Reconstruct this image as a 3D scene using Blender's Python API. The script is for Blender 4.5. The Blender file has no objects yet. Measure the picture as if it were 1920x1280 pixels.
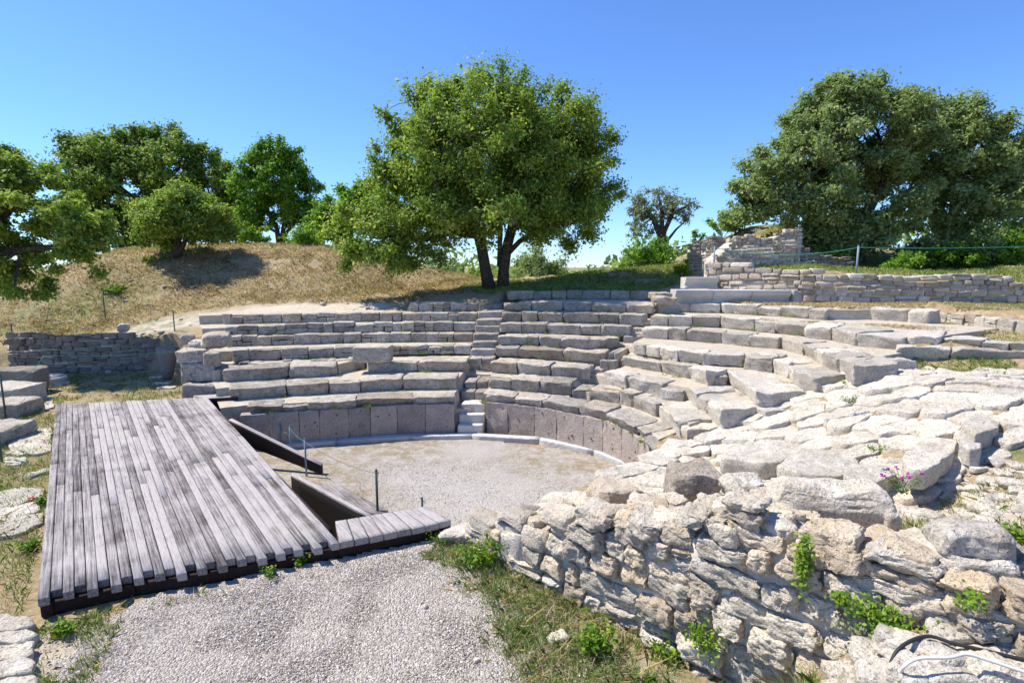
import bpy, math, random
import numpy as np
from mathutils import Vector
random.seed(7); RS = np.random.RandomState(11)
SC = bpy.context.scene; COL = SC.collection
# ------------------------------------------------------------------ camera
F = 1000.0; PITCH = math.atan(.14); CAMZ = 5.0
cam = bpy.data.cameras.new('camera'); camo = bpy.data.objects.new('camera', cam); COL.objects.link(camo)
cam.sensor_width = 36; cam.lens = 36 * F / 1920; cam.clip_start = .05; cam.clip_end = 20000
camo.location = (0, 0, CAMZ); camo.rotation_euler = (math.pi / 2 - PITCH, 0, 0); SC.camera = camo
# ------------------------------------------------------------------ light
SUN = Vector((-.54, .125, .83)).normalized()
EL = math.asin(SUN.z); AZ = math.atan2(SUN.x, SUN.y)
w = bpy.data.worlds.new('World'); SC.world = w; w.use_nodes = True
nt = w.node_tree; nt.nodes.clear()
sky = nt.nodes.new('ShaderNodeTexSky'); sky.sky_type = 'NISHITA'; sky.sun_disc = False
sky.sun_elevation = EL; sky.sun_rotation = AZ; sky.altitude = 0; sky.air_density = 1.0; sky.dust_density = .0; sky.ozone_density = 6.0
bg = nt.nodes.new('ShaderNodeBackground'); bg.inputs['Strength'].default_value = .135
wo = nt.nodes.new('ShaderNodeOutputWorld')
hs = nt.nodes.new('ShaderNodeMix'); hs.data_type = 'RGBA'; hs.blend_type = 'MULTIPLY'; hs.inputs[0].default_value = 1; hs.inputs[7].default_value = (.66, .83, 1.10, 1)
nt.links.new(sky.outputs[0], hs.inputs[6]); nt.links.new(hs.outputs[2], bg.inputs[0]); nt.links.new(bg.outputs[0], wo.inputs[0])
sl = bpy.data.lights.new('sun', 'SUN'); sl.energy = 4.9; sl.angle = math.radians(.5); sl.color = (1, .94, .84)
so = bpy.data.objects.new('sun', sl); COL.objects.link(so); so.rotation_euler = SUN.to_track_quat('Z', 'Y').to_euler()
SC.view_settings.view_transform = 'Standard'; SC.view_settings.look = 'None'
SC.view_settings.exposure = .58; SC.view_settings.gamma = 1
SC.cycles.max_bounces = 6; SC.cycles.diffuse_bounces = 3; SC.cycles.transparent_max_bounces = 4

# ------------------------------------------------------------------ numeric helpers
cP, sP = math.cos(PITCH), math.sin(PITCH)
def ray(u, v):
    dx = (u - 960) / F; dz = -(v - 640) / F
    return np.array([dx, cP + dz * sP, -sP + dz * cP])
def U(u, v, z):                      # the point of height z seen at (u, v) in the photo
    D = ray(u, v); P = D * ((z - CAMZ) / D[2]); P[2] = z; return P
def PD(u, v, y):                     # the point y metres ahead of the viewpoint
    D = ray(u, v); P = D * (y / D[1]); P[2] += CAMZ; return P
def smooth(a, b, x):
    t = np.clip((np.asarray(x, float) - a) / (b - a), 0, 1); return t * t * (3 - 2 * t)
def _h(i, j, k, s):
    n = (i.astype(np.int64) * 374761393 + j.astype(np.int64) * 668265263 + k.astype(np.int64) * 2147483647 + s * 974711) & 0xffffffff
    n = ((n ^ (n >> 13)) * 1274126177) & 0xffffffff
    n = ((n ^ (n >> 16)) * 2246822519) & 0xffffffff
    return ((n ^ (n >> 15)) & 0xffff) / 32767.5 - 1
def vn(P, s=0):
    P = np.asarray(P, float); f0 = np.floor(P); t = P - f0; t = t * t * (3 - 2 * t); i, j, k = f0[:, 0], f0[:, 1], f0[:, 2]
    r = 0
    for a in (0, 1):
        for b in (0, 1):
            for c in (0, 1):
                r = r + _h(i + a, j + b, k + c, s) * (t[:, 0] if a else 1 - t[:, 0]) * (t[:, 1] if b else 1 - t[:, 1]) * (t[:, 2] if c else 1 - t[:, 2])
    return r
def fbm(P, o=3, s=0):
    r = 0; a = 1.; P = np.asarray(P, float)
    for k in range(o):
        r = r + a * vn(P + 13.7 * k, s + k); P = P * 2.03; a *= .5
    return r
def vfbm(P, o=3, s=0):
    return np.stack([fbm(P, o, s), fbm(P, o, s + 31), fbm(P, o, s + 67)], 1)
def fbm2(x, y, sc=1, o=3, s=0):
    x = np.atleast_1d(x).astype(float); y = np.atleast_1d(y).astype(float)
    return fbm(np.stack([x.ravel() * sc, y.ravel() * sc, np.zeros(x.size) + .5], 1), o, s).reshape(x.shape)
def in_poly(x, y, poly):
    x = np.asarray(x, float); y = np.asarray(y, float); c = np.zeros(x.shape, bool); n = len(poly)
    for i in range(n):
        x1, y1 = poly[i][:2]; x2, y2 = poly[(i + 1) % n][:2]
        if y1 == y2: continue
        c ^= ((y1 > y) != (y2 > y)) & (x < (x2 - x1) * (y - y1) / (y2 - y1) + x1)
    return c

# ------------------------------------------------------------------ materials
def newmat(name):
    m = bpy.data.materials.new(name); m.use_nodes = True; n = m.node_tree; n.nodes.clear()
    out = n.nodes.new('ShaderNodeOutputMaterial'); b = n.nodes.new('ShaderNodeBsdfPrincipled')
    n.links.new(b.outputs[0], out.inputs[0]); b.inputs['Roughness'].default_value = .9
    b.inputs['Specular IOR Level'].default_value = .2
    return m, n, b, out
def nd(n, t, **k):
    x = n.nodes.new(t)
    for a, b in k.items():
        if a in x.inputs.keys(): x.inputs[a].default_value = b
        else: setattr(x, a, b)
    return x
def ramp(n, src, stops):
    r = n.nodes.new('ShaderNodeValToRGB'); e = r.color_ramp.elements
    while len(e) < len(stops): e.new(.5)
    for k, (p, c) in enumerate(stops): e[k].position = p; e[k].color = (*c, 1) if len(c) == 3 else c
    n.links.new(src, r.inputs[0]); return r.outputs[0]
def mix(n, fac, a, b, mode='MIX'):
    m = n.nodes.new('ShaderNodeMix'); m.data_type = 'RGBA'; m.blend_type = mode
    for s, i in ((fac, 0), (a, 6), (b, 7)):
        if hasattr(s, 'links'): n.links.new(s, m.inputs[i])
        else: m.inputs[i].default_value = s if i == 0 else (*s, 1)
    return m.outputs[2]
def noise(n, vec, sc, det=4, rough=.6, out=0):
    x = nd(n, 'ShaderNodeTexNoise'); x.inputs['Scale'].default_value = sc; x.inputs['Detail'].default_value = det
    x.inputs['Roughness'].default_value = rough; n.links.new(vec, x.inputs['Vector']); return x.outputs[out]
def mathn(n, op, a, b=0., c=0.):
    x = nd(n, 'ShaderNodeMath', operation=op)
    for i, s in enumerate((a, b, c)):
        if hasattr(s, 'links'): n.links.new(s, x.inputs[i])
        else: x.inputs[i].default_value = s
    return x.outputs[0]
def bump(n, b, h, st, dist, prev=None):
    x = nd(n, 'ShaderNodeBump'); x.inputs['Strength'].default_value = st; x.inputs['Distance'].default_value = dist
    n.links.new(h, x.inputs['Height'])
    if prev is not None: n.links.new(prev, x.inputs['Normal'])
    n.links.new(x.outputs[0], b.inputs['Normal']); return x.outputs[0]
def pos(n, scale=(1, 1, 1), rotz=0):
    g = n.nodes.new('ShaderNodeNewGeometry')
    if scale == (1, 1, 1) and rotz == 0: return g.outputs['Position']
    mp = nd(n, 'ShaderNodeMapping'); n.links.new(g.outputs['Position'], mp.inputs[0])
    mp.inputs['Rotation'].default_value = (0, 0, rotz)
    m2 = nd(n, 'ShaderNodeMapping'); n.links.new(mp.outputs[0], m2.inputs[0]); m2.inputs['Scale'].default_value = scale
    return m2.outputs[0]
def tint(n, name='tint'):
    a = nd(n, 'ShaderNodeAttribute'); a.attribute_name = name; return a.outputs['Fac']

def stone_mat(name, pale, mid, dark, lichen=.0, pit=1., sc=1., darkamt=.5, warm=(.42, .30, .17), warmamt=.3, hue=.35):
    m, n, b, _ = newmat(name); P = pos(n)
    n1 = noise(n, P, 1.7 * sc, 5, .65); n2 = noise(n, P, 9 * sc, 6, .7); n3 = noise(n, P, 34 * sc, 4, .7)
    c = mix(n, ramp(n, n1, [(.35, (0, 0, 0)), (.65, (1, 1, 1))]), mid, pale)
    c = mix(n, mathn(n, 'MULTIPLY', ramp(n, n2, [(.48, (0, 0, 0)), (.7, (1, 1, 1))]), darkamt), c, dark)
    n4 = noise(n, P, 3.1 * sc, 3, .6)
    c = mix(n, mathn(n, 'MULTIPLY', ramp(n, n4, [(.52, (0, 0, 0)), (.68, (1, 1, 1))]), warmamt), c, warm)
    # black crust and pits
    c = mix(n, mathn(n, 'MULTIPLY', ramp(n, n3, [(.54, (0, 0, 0)), (.64, (1, 1, 1))]), .72 * pit), c, tuple(x * .55 for x in dark))
    if lichen:
        nl = noise(n, P, 4.5, 3, .5); c = mix(n, mathn(n, 'MULTIPLY', ramp(n, nl, [(.66, (0, 0, 0)), (.7, (1, 1, 1))]), lichen), c, (.55, .24, .05))
    c = mix(n, ramp(n, mathn(n, 'FRACT', mathn(n, 'MULTIPLY', tint(n), 7.3)), [(.45, (0, 0, 0)), (1, (hue, hue, hue))]), c, mix(n, 1., c, (1.12, .93, .68), 'MULTIPLY'))
    t = tint(n); tt = ramp(n, t, [(0, (.55, .53, .51)), (.5, (.92, .92, .92)), (1, (1.2, 1.18, 1.13))])
    c = mix(n, 1., c, tt, 'MULTIPLY'); n.links.new(c, b.inputs['Base Color'])
    v = nd(n, 'ShaderNodeTexVoronoi'); v.inputs['Scale'].default_value = 26 * sc; n.links.new(P, v.inputs['Vector'])
    h = mathn(n, 'ADD', mathn(n, 'MULTIPLY', n2, 1.0), mathn(n, 'MULTIPLY', n3, .55))
    pr = bump(n, b, h, .9, .085)
    hv = ramp(n, v.outputs['Distance'], [(.0, (0, 0, 0)), (.28, (1, 1, 1))])
    bump(n, b, hv, .35 * pit, .015, pr)
    return m
LIME = stone_mat('weathered limestone', (.66, .61, .535), (.42, .38, .325), (.14, .12, .10), 0, 1, 1, .75)
LIMEW = stone_mat('bleached limestone', (.78, .725, .635), (.60, .545, .455), (.25, .22, .18), .12, 1, 1, .45, (.5, .4, .27), .2, .12)
LIMER = stone_mat('rubble limestone', (.84, .77, .66), (.68, .59, .46), (.30, .25, .19), 0, 1, 1.2, .30, (.60, .46, .29), .4, .6)
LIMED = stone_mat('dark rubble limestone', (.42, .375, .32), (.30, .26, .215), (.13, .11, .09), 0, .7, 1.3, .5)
PINK = stone_mat('pinkish tufa slabs', (.66, .565, .49), (.53, .44, .38), (.23, .19, .165), 0, 1, 1.5, .45, (.40, .33, .29), .3, .1)
MARB = stone_mat('white marble', (.68, .675, .66), (.56, .555, .55), (.38, .38, .39), 0, .25, .8, .3, (.55, .52, .47), .2)

def mortar_mat():
    m, n, b, _ = newmat('pale mortar'); P = pos(n)
    n1 = noise(n, P, 12, 5, .7); c = ramp(n, n1, [(.3, (.48, .42, .335)), (.7, (.70, .645, .55))]); n.links.new(c, b.inputs['Base Color'])
    bump(n, b, noise(n, P, 30, 5, .7), .8, .03); return m
MORTAR = mortar_mat()
def simple(name, col, rough=.6, met=0., bs=0., bsc=60, var=.12):
    m, n, b, _ = newmat(name); P = pos(n); nn = noise(n, P, 18, 4, .6)
    c = mix(n, nn, tuple(x * (1 - var) for x in col), tuple(min(1, x * (1 + var)) for x in col)); n.links.new(c, b.inputs['Base Color'])
    b.inputs['Roughness'].default_value = rough; b.inputs['Metallic'].default_value = met
    if bs: bump(n, b, noise(n, P, bsc, 3, .6), bs, .01)
    return m
HOLE_SHADE = simple('painted shade of dowel holes', (.16, .13, .10), .95, 0, .5)  # dark brown for the dowel hole plugs, hole shade put into the colour
METG = simple('green painted steel', (.06, .10, .09), .55)
METB = simple('blue grey steel', (.19, .25, .30), .5)
ROPE = simple('teal rope', (.04, .22, .19), .8)
ROPED = simple('thin grey rope', (.18, .2, .19), .8)
BLKH = simple('black rubber hose', (.03, .03, .034), .5)
WHTC = simple('white plastic cable', (.62, .60, .56), .5)
LAMPB = simple('grey lamp housing', (.5, .5, .5), .5)
GLASS, _n, _b, _ = newmat('lamp glass'); _b.inputs['Base Color'].default_value = (.25, .27, .3, 1); _b.inputs['Roughness'].default_value = .15
FLM = simple('magenta petals', (.50, .06, .42), .7); FLR = simple('red poppy petals', (.65, .03, .02), .6)
BARK, _n, _b, _ = newmat('dark bark'); _P = pos(_n, (1, 1, .35)); _c = ramp(_n, noise(_n, _P, 14, 5, .7), [(.35, (.035, .028, .022)), (.7, (.13, .105, .085))])
_n.links.new(_c, _b.inputs['Base Color']); bump(_n, _b, noise(_n, _P, 20, 5, .7), 1., .05)
def leaf_mat(name, dark, mid, light, trans=.3, rough=.45):
    m, n, b, out = newmat(name); c = ramp(n, tint(n), [(0, dark), (.55, mid), (1, light)])
    n.links.new(c, b.inputs['Base Color']); b.inputs['Roughness'].default_value = rough + .12; b.inputs['Specular IOR Level'].default_value = .18
    tr = nd(n, 'ShaderNodeBsdfTranslucent'); c2 = mix(n, 1., c, (1.15, 1.25, .6), 'MULTIPLY'); n.links.new(c2, tr.inputs[0])
    mx = nd(n, 'ShaderNodeMixShader'); mx.inputs[0].default_value = trans
    n.links.new(b.outputs[0], mx.inputs[1]); n.links.new(tr.outputs[0], mx.inputs[2]); n.links.new(mx.outputs[0], out.inputs[0]); return m
LF_OAK = leaf_mat('oak leaves', (.11, .18, .03), (.23, .34, .06), (.52, .56, .13), .42)
LF_DARK = leaf_mat('dark oak leaves', (.09, .15, .03), (.18, .28, .055), (.34, .42, .10), .4)
LF_GREY = leaf_mat('grey green leaves', (.12, .175, .06), (.25, .33, .13), (.42, .48, .22), .42)
LF_BRI = leaf_mat('bright leaves', (.09, .19, .02), (.18, .34, .04), (.36, .50, .08), .42)
LF_OLV = leaf_mat('olive grey leaves', (.13, .16, .10), (.25, .29, .19), (.36, .40, .26), .4)
LF_PLT = leaf_mat('weed leaves', (.06, .14, .015), (.12, .24, .02), (.30, .38, .04), .35)
GRASS_M = leaf_mat('green grass blades', (.11, .19, .035), (.21, .31, .07), (.48, .44, .20), .3, .7)
DRY_M = leaf_mat('dry straw blades', (.22, .16, .09), (.50, .39, .245), (.70, .60, .43), .25, .7)

# ------------------------------------------------------------------ object helpers
def tag(o, label=None, cat=None, group=None, kind=None):
    if label: o['label'] = label
    if cat: o['category'] = cat
    if group: o['group'] = group
    if kind: o['kind'] = kind
    return o
def empty(name, loc, label, cat, group=None):
    o = bpy.data.objects.new(name, None); o.empty_display_size = .2; COL.objects.link(o); o.location = tuple(loc)
    return tag(o, label, cat, group)
class MB:
    """collects pieces (world coordinates) and links them as one mesh object"""
    def __init__(s): s.V = []; s.Fq = []; s.T = []; s.n = 0
    def add(s, V, Fc, t=.5):
        V = np.asarray(V, float); s.V.append(V)
        s.Fq.append([tuple(i + s.n for i in f) for f in Fc]); s.T.append(np.full(len(V), t) if np.isscalar(t) else np.asarray(t)); s.n += len(V); return s
    def build(s, name, mat, parent=None, smooth_=True, base=None):
        V = np.concatenate(s.V); Fc = [f for l in s.Fq for f in l]
        if parent is not None: off = np.array(parent.location)
        elif base is not None: off = np.array(base)
        else: off = np.array([V[:, 0].mean(), V[:, 1].mean(), V[:, 2].min()])
        me = bpy.data.meshes.new(name); me.from_pydata((V - off).tolist(), [], Fc); me.materials.append(mat)
        a = me.attributes.new('tint', 'FLOAT', 'POINT'); a.data.foreach_set('value', np.concatenate(s.T).astype(np.float32))
        if smooth_: me.polygons.foreach_set('use_smooth', np.ones(len(Fc), bool))
        me.update(); o = bpy.data.objects.new(name, me); COL.objects.link(o)
        if parent is not None: o.parent = parent
        else: o.location = tuple(off)
        return o
_T = {}
def cube_t(n):
    if n in _T: return _T[n]
    g = np.sin(np.linspace(-1, 1, n + 1) * math.pi / 2); g[0] = -1; g[-1] = 1
    idx = {}; V = []; Fc = []
    def vid(i, j, k):
        if (i, j, k) not in idx: idx[(i, j, k)] = len(V); V.append((g[i], g[j], g[k]))
        return idx[(i, j, k)]
    for a in range(n):
        for b in range(n):
            for (c, rev) in ((0, 1), (n, 0)):
                for ax in range(3):
                    def q(i, j):
                        t = [0, 0, 0]; t[ax] = c; t[(ax + 1) % 3] = i; t[(ax + 2) % 3] = j; return vid(*t)
                    f = (q(a, b), q(a + 1, b), q(a + 1, b + 1), q(a, b + 1)); Fc.append(f[::-1] if rev else f)
    _T[n] = (np.array(V), Fc); return _T[n]
def chop(W, k, lo, hi, rs):
    c = W.mean(0); Q = W - c
    for _ in range(k):
        d = rs.normal(size=3); d /= np.linalg.norm(d); h = Q @ d; off = h.max() * rs.uniform(lo, hi); ex = np.minimum(0, off - h); Q = Q + ex[:, None] * d
    return Q + c
def block(mb, c8, r=.04, amp=.02, fr=3., n=5, t=None, seed=None, amp2=0., cut=0, lo=.78, hi=.93):
    """rough rounded stone between 8 corners: bottom 4 then top 4, both counter-clockwise"""
    c8 = np.asarray(c8, float); V, Fc = cube_t(n)
    hx = (np.linalg.norm(c8[1] - c8[0]) + np.linalg.norm(c8[2] - c8[3])) / 4; hy = (np.linalg.norm(c8[3] - c8[0]) + np.linalg.norm(c8[2] - c8[1])) / 4
    hz = np.linalg.norm(c8[4:].mean(0) - c8[:4].mean(0)) / 2
    h = np.array([hx, hy, hz]) + 1e-4; rr = min(r, .9 * h.min())
    q = V * h; ic = np.clip(q, -(h - rr), h - rr); d = q - ic; L = np.linalg.norm(d, axis=1, keepdims=True) + 1e-9
    q = (ic + rr * d / L) / h; a, b, c = [(q[:, k:k + 1] + 1) / 2 for k in range(3)]
    B = c8[0] * (1 - a) * (1 - b) + c8[1] * a * (1 - b) + c8[2] * a * b + c8[3] * (1 - a) * b
    T = c8[4] * (1 - a) * (1 - b) + c8[5] * a * (1 - b) + c8[6] * a * b + c8[7] * (1 - a) * b
    W = B * (1 - c) + T * c; sd = int(RS.randint(0, 9999)) if seed is None else seed
    W = W + vfbm(W * fr + sd, 3, sd) * amp
    if cut: W = chop(W, cut, lo, hi, np.random.RandomState(sd))
    if amp2:
        o = W - c8.mean(0); o = o / (np.linalg.norm(o, axis=1, keepdims=True) + 1e-9); ctr = W * np.array([1, 1, 2.6])
        ri = 1 - np.abs(fbm(ctr * fr * 2.6 + sd, 3, sd + 5)) * 2.2; W = W - o * (np.clip(ri, 0, 1) ** 2 * amp2 * 1.6)[:, None] + vfbm(W * fr * 6 + sd, 3, sd + 9) * amp2 * .9
    mb.add(W, Fc, RS.uniform(.2, .85) if t is None else t); return mb
def box8(c, h, rz=0, tilt=0, tax=0):
    """8 corners of a box from its centre, half sizes, turn about z and a tilt"""
    s = np.array([(-1, -1, -1), (1, -1, -1), (1, 1, -1), (-1, 1, -1), (-1, -1, 1), (1, -1, 1), (1, 1, 1), (-1, 1, 1)]) * np.array(h)
    ct, st = math.cos(tilt), math.sin(tilt)
    if tax == 0: s = np.stack([s[:, 0], s[:, 1] * ct - s[:, 2] * st, s[:, 1] * st + s[:, 2] * ct], 1)
    else: s = np.stack([s[:, 0] * ct + s[:, 2] * st, s[:, 1], -s[:, 0] * st + s[:, 2] * ct], 1)
    c_, s_ = math.cos(rz), math.sin(rz)
    return np.stack([s[:, 0] * c_ - s[:, 1] * s_, s[:, 0] * s_ + s[:, 1] * c_, s[:, 2]], 1) + np.array(c)
def tube(mb, pts, rad, k=8, t=.5, caps=True):
    pts = [np.asarray(p, float) for p in pts]; rad = [rad] * len(pts) if np.isscalar(rad) else rad; V = []; n = len(pts)
    ref = np.array([0.3, 0.9, .1]) if abs((pts[-1] - pts[0])[2]) > .5 * np.linalg.norm(pts[-1] - pts[0]) else np.array([0, 0, 1.])
    for i, p in enumerate(pts):
        d = pts[min(i + 1, n - 1)] - pts[max(i - 1, 0)]; d = d / (np.linalg.norm(d) + 1e-9)
        a = np.cross(d, ref); a /= np.linalg.norm(a) + 1e-9; b = np.cross(d, a)
        for j in range(k):
            an = 2 * math.pi * j / k; V.append(p + rad[i] * (a * math.cos(an) + b * math.sin(an)))
    Fc = [(i * k + j, i * k + (j + 1) % k, (i + 1) * k + (j + 1) % k, (i + 1) * k + j) for i in range(n - 1) for j in range(k)]
    if caps: Fc += [tuple(range(k))[::-1], tuple((n - 1) * k + j for j in range(k))]
    mb.add(V, Fc, t); return mb
def lathe(mb, c, prof, k=24, t=.5, tilt=(0, 0)):
    V = []; c = np.array(c, float)
    for (r, z) in prof:
        for j in range(k):
            an = 2 * math.pi * j / k; x, y = r * math.cos(an), r * math.sin(an)
            V.append(c + np.array([x + z * tilt[0], y + z * tilt[1], z - x * tilt[0] - y * tilt[1]]))
    n = len(prof); Fc = [(i * k + j, i * k + (j + 1) % k, (i + 1) * k + (j + 1) % k, (i + 1) * k + j) for i in range(n - 1) for j in range(k)]
    Fc += [tuple(range(k))[::-1], tuple((n - 1) * k + j for j in range(k))]
    mb.add(V, Fc, t); return mb
def resample(P, step):
    P = np.asarray(P, float); L = np.r_[0, np.cumsum(np.linalg.norm(np.diff(P[:, :2], axis=0), axis=1))]
    return P, L
def at_len(P, L, s):
    return np.array([np.interp(s, L, P[:, k]) for k in range(P.shape[1])])

# ------------------------------------------------------------------ seating data: top front edges of the rows
ZR = [0, 1.13, 1.48, 1.83, 2.18, 2.53, 2.88, 3.23, 3.58, 3.93]
O = 'orchestra'
# (row, z, face height, depth, block length, style, [(u,v)...], label)
RUNS = [
 (1, 1.13, .22, .75, 1.0, 'b', [(462,761),(530,758),(599,754),(679,749),(732,745),(851.6,742)], 'grey bench cap along the top of the slab wall, left of the marble steps'),
 (2, 1.48, .40, 1.0, 1.1, 'b', [(429,727),(545,719),(665.7,713),(760,709),(857,708)], 'second seating row up from the gravel floor, left of the stairway'),
 (3, 1.83, .40, 1.0, 1.25, 'B', [(418,693),(520,688),(632,682.5)], 'thick bench blocks of the third row at its far left end'),
 (3, 1.83, .38, .5, .4, 'r', [(446,677),(632,674),(684,672)], 'low rubble backing course showing in the gap of the third row'),
 (3, 1.83, .38, 1.0, 1.4, 'B', [(683,677),(780,676.5),(875,676.5)], 'thick bench blocks of the third row beside the left edge of the stairway'),
 (4, 2.18, .36, .5, .7, 'm', [(434.5,657),(550,653),(665.7,650)], 'fourth seating row of squared small stones, left part'),
 (4, 2.18, .30, .5, .45, 'r', [(731,649),(800,647),(884,646.5)], 'fourth row of thin rubble between the lone block and the stairway'),
 (5, 2.5, .36, .55, .55, 'm', [(428,632),(450.5,631),(560,628),(668,625),(780,624),(886,624)], 'fifth seating row of small stones left of the stairway'),
 (6, 2.83, .34, .55, .5, 'm', [(421,611.7),(550,608),(676,605),(780,604),(891.5,604)], 'sixth seating row of small stones left of the stairway'),
 (7, 3.13, .36, .55, .5, 'm', [(416,590.4),(560,588),(700,586.4),(800,586),(894,586)], 'seventh row of small stones below the pale path, left of the stairway'),
 (8, 3.46, .32, .55, .5, 'm', [(769,569),(830,568.5),(896,568)], 'short topmost row of grey stones left of the stairway, in the tree shade'),
 (1, 1.13, .23, .95, .8, 'b', [(909,739),(978,744),(1042,754),(1116,768),(1150,777),(1177,789),(1198,804),(1217,820),(1223,836)], 'curving bench cap along the top of the slab wall, right of the marble steps'),
 (2, 1.48, .42, .85, .85, 'b', [(915.7,706),(972.8,711),(1034,718),(1071,719)], 'second seating row between the two stairways'),
 (3, 1.83, .38, .85, 1.05, 'B', [(917,678),(963.5,681),(1005,683),(1047,687),(1070,690),(1105,690)], 'third seating row between the two stairways'),
 (4, 2.18, .34, .8, 1.0, 'B', [(928,650),(999,653),(1042,656),(1084,660),(1133,662)], 'fourth seating row between the two stairways'),
 (5, 2.53, .34, .7, .75, 'b', [(932,629),(999,630),(1050,634),(1119,637),(1163,633)], 'fifth seating row between the two stairways'),
 (6, 2.88, .36, .7, .9, 'b', [(936,606),(1037,607),(1071,609),(1143,611),(1181,612)], 'sixth seating row between the two stairways'),
 (7, 3.23, .36, .7, .85, 'b', [(940,585),(1020,586),(1106,588),(1160,589),(1205,591)], 'seventh seating row between the two stairways'),
 (8, 3.58, .36, .75, .95, 'B', [(944,566),(1079,566),(1172,568),(1225,569)], 'eighth seating row between the two stairways, dappled with shade'),
 (9, 3.93, .36, .6, .8, 'b', [(952,546),(1040,545),(1135,545),(1222,546)], 'topmost shaded row of stones right of the tree trunk'),
 (2, 1.48, .52, .9, .8, 'b', [(1103,725),(1127,728),(1153,731),(1180,737),(1199,743),(1230,755)], 'pale second row blocks right of the narrow stairway'),
 (2, 1.48, .60, 1.2, .62, 'B', [(1231,759),(1246,765),(1262,778),(1279,799)], 'high pale end blocks of the second row, above the curved bench cap end'),
 (3, 1.83, .40, .85, .95, 'B', [(1130,696),(1159,703),(1193,710),(1240,719)], 'third row blocks right of the narrow stairway'),
 (3, 1.83, .62, 1.35, .65, 'B', [(1290,730),(1302,737),(1322,749),(1347,769)], 'white bleached end blocks of the third row with a dark end face'),
 (4, 2.18, .38, .85, .95, 'B', [(1162,663),(1209,669),(1265,681),(1304,689),(1326,698)], 'fourth row blocks right of the narrow stairway'),
 (4, 2.18, .42, 1.3, .95, 'B', [(1364,693),(1378,703),(1396,717),(1418,735)], 'white end blocks of the fourth row'),
 (5, 2.53, .34, .7, .7, 'b', [(1189,643),(1222,648),(1257,655),(1318,661),(1346,662),(1394,664)], 'fifth row blocks right of the narrow stairway'),
 (5, 2.53, .45, 1.1, .6, 'B', [(1394,667),(1438,671),(1474,681),(1488,694),(1522,705)], 'rough tumbled end blocks of the fifth row'),
 (6, 2.88, .38, .8, .75, 'b', [(1204,613),(1265,617),(1332,621),(1400,627),(1460,631)], 'sixth row blocks right of the narrow stairway'),
 (6, 2.88, .48, 1.1, .75, 'B', [(1467,632),(1516,643),(1541,659),(1573,668),(1594,682)], 'sixth row end blocks with deep dark faces'),
 (7, 3.23, .36, .75, .8, 'b', [(1220,591),(1335.6,594),(1417,600),(1506,608)], 'seventh row blocks right of the narrow stairway'),
 (7, 3.23, .46, 1.7, .75, 'B', [(1509,611),(1559,614),(1597,621),(1626,625),(1700,630),(1764,633)], 'seventh row end blocks, long dark face towards the right'),
 (8, 3.58, .36, .75, .85, 'b', [(1230,567),(1330,568),(1410,571),(1470,574),(1550,579)], 'eighth row blocks in front of the marble cornice'),
 (7, 3.2, .2, .8, .6, 'b', [(1772,633),(1830,637),(1885,640),(1960,646)], 'low worn seat stones of the seventh row running towards the right edge'),
 (8, 3.58, .46, 1.1, .8, 'B', [(1560,576),(1650,579),(1743,584)], 'eighth row end blocks standing on the dry grass'),
]
TH0 = np.array([-2.77, 6.2])
rowRT = {}
for (r, z, *_a) in RUNS:
    for (u, v) in _a[-2]:
        P = U(u, v, z); d = P[:2] - TH0; rowRT.setdefault(r, []).append((math.degrees(math.atan2(d[1], d[0])), float(np.hypot(*d))))
TH = np.arange(27, 123.5, .5); RT = []
for r in range(1, 9):
    a = sorted(rowRT[r]); rr = np.interp(TH, [x[0] for x in a], [x[1] for x in a])
    if r == 3: rr = np.interp(TH, [x[0] for x in a if x[1] < 14], [x[1] for x in a if x[1] < 14])
    if RT: rr = np.maximum(rr, RT[-1] + .45)
    RT.append(rr)
RBACK = np.interp(TH, [27, 34, 42, 50, 60, 63, 82, 83.5, 95, 123], [19, 19.5, 18.9, 18.9, 18.2, 20.4, 18.4, 16.2, 16.2, 16.4])
RBACK = np.maximum(RBACK, RT[-1] + .45)
THEND = [42.5, 39.5, 37.5, 35, 33, 29.5, 29, 35]

# ------------------------------------------------------------------ ground heights
WO = np.array([-.75, 7.45]); WD = np.array([.72, -.69]); WD /= np.linalg.norm(WD); WN = np.array([WD[1], -WD[0]])  # WN points to the gravel side
WTOP = ([0, .8, 2, 3, 4, 5, 6, 9], [1.2, 1.6, 1.98, 2.38, 2.64, 2.78, 2.8, 2.8])
gp = [PD(u, v, y) for (u, v, y) in [(300,606,22.5),(250,622,21.7),(400,600,22.6),(500,583,23.3),(600,579,23.6),(700,575,24),(760,572,24.2),
  (100,522,33),(0,600,24),(150,595,24.5),(250,560,26),(350,540,27),(450,540,27),(560,540,27),(330,482,30),(220,470,32),(400,462,33),(480,459,34),(560,460,34),
  (650,480,32),(620,540,27.5),(700,558,26),(750,531,30),(800,541,28.5),(930,541,27),(1000,540,26.5),(1100,521,28.5),(1200,508,29.5),(1225,530,27),(860,545,26.5),
  (1450,422,33),(1390,435,33),(1330,470,33),(1500,440,31),(1360,500,28),(1500,500,28),(1600,490,30),(1750,492,30),(1900,490,30),(40,545,33)]]
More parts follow.
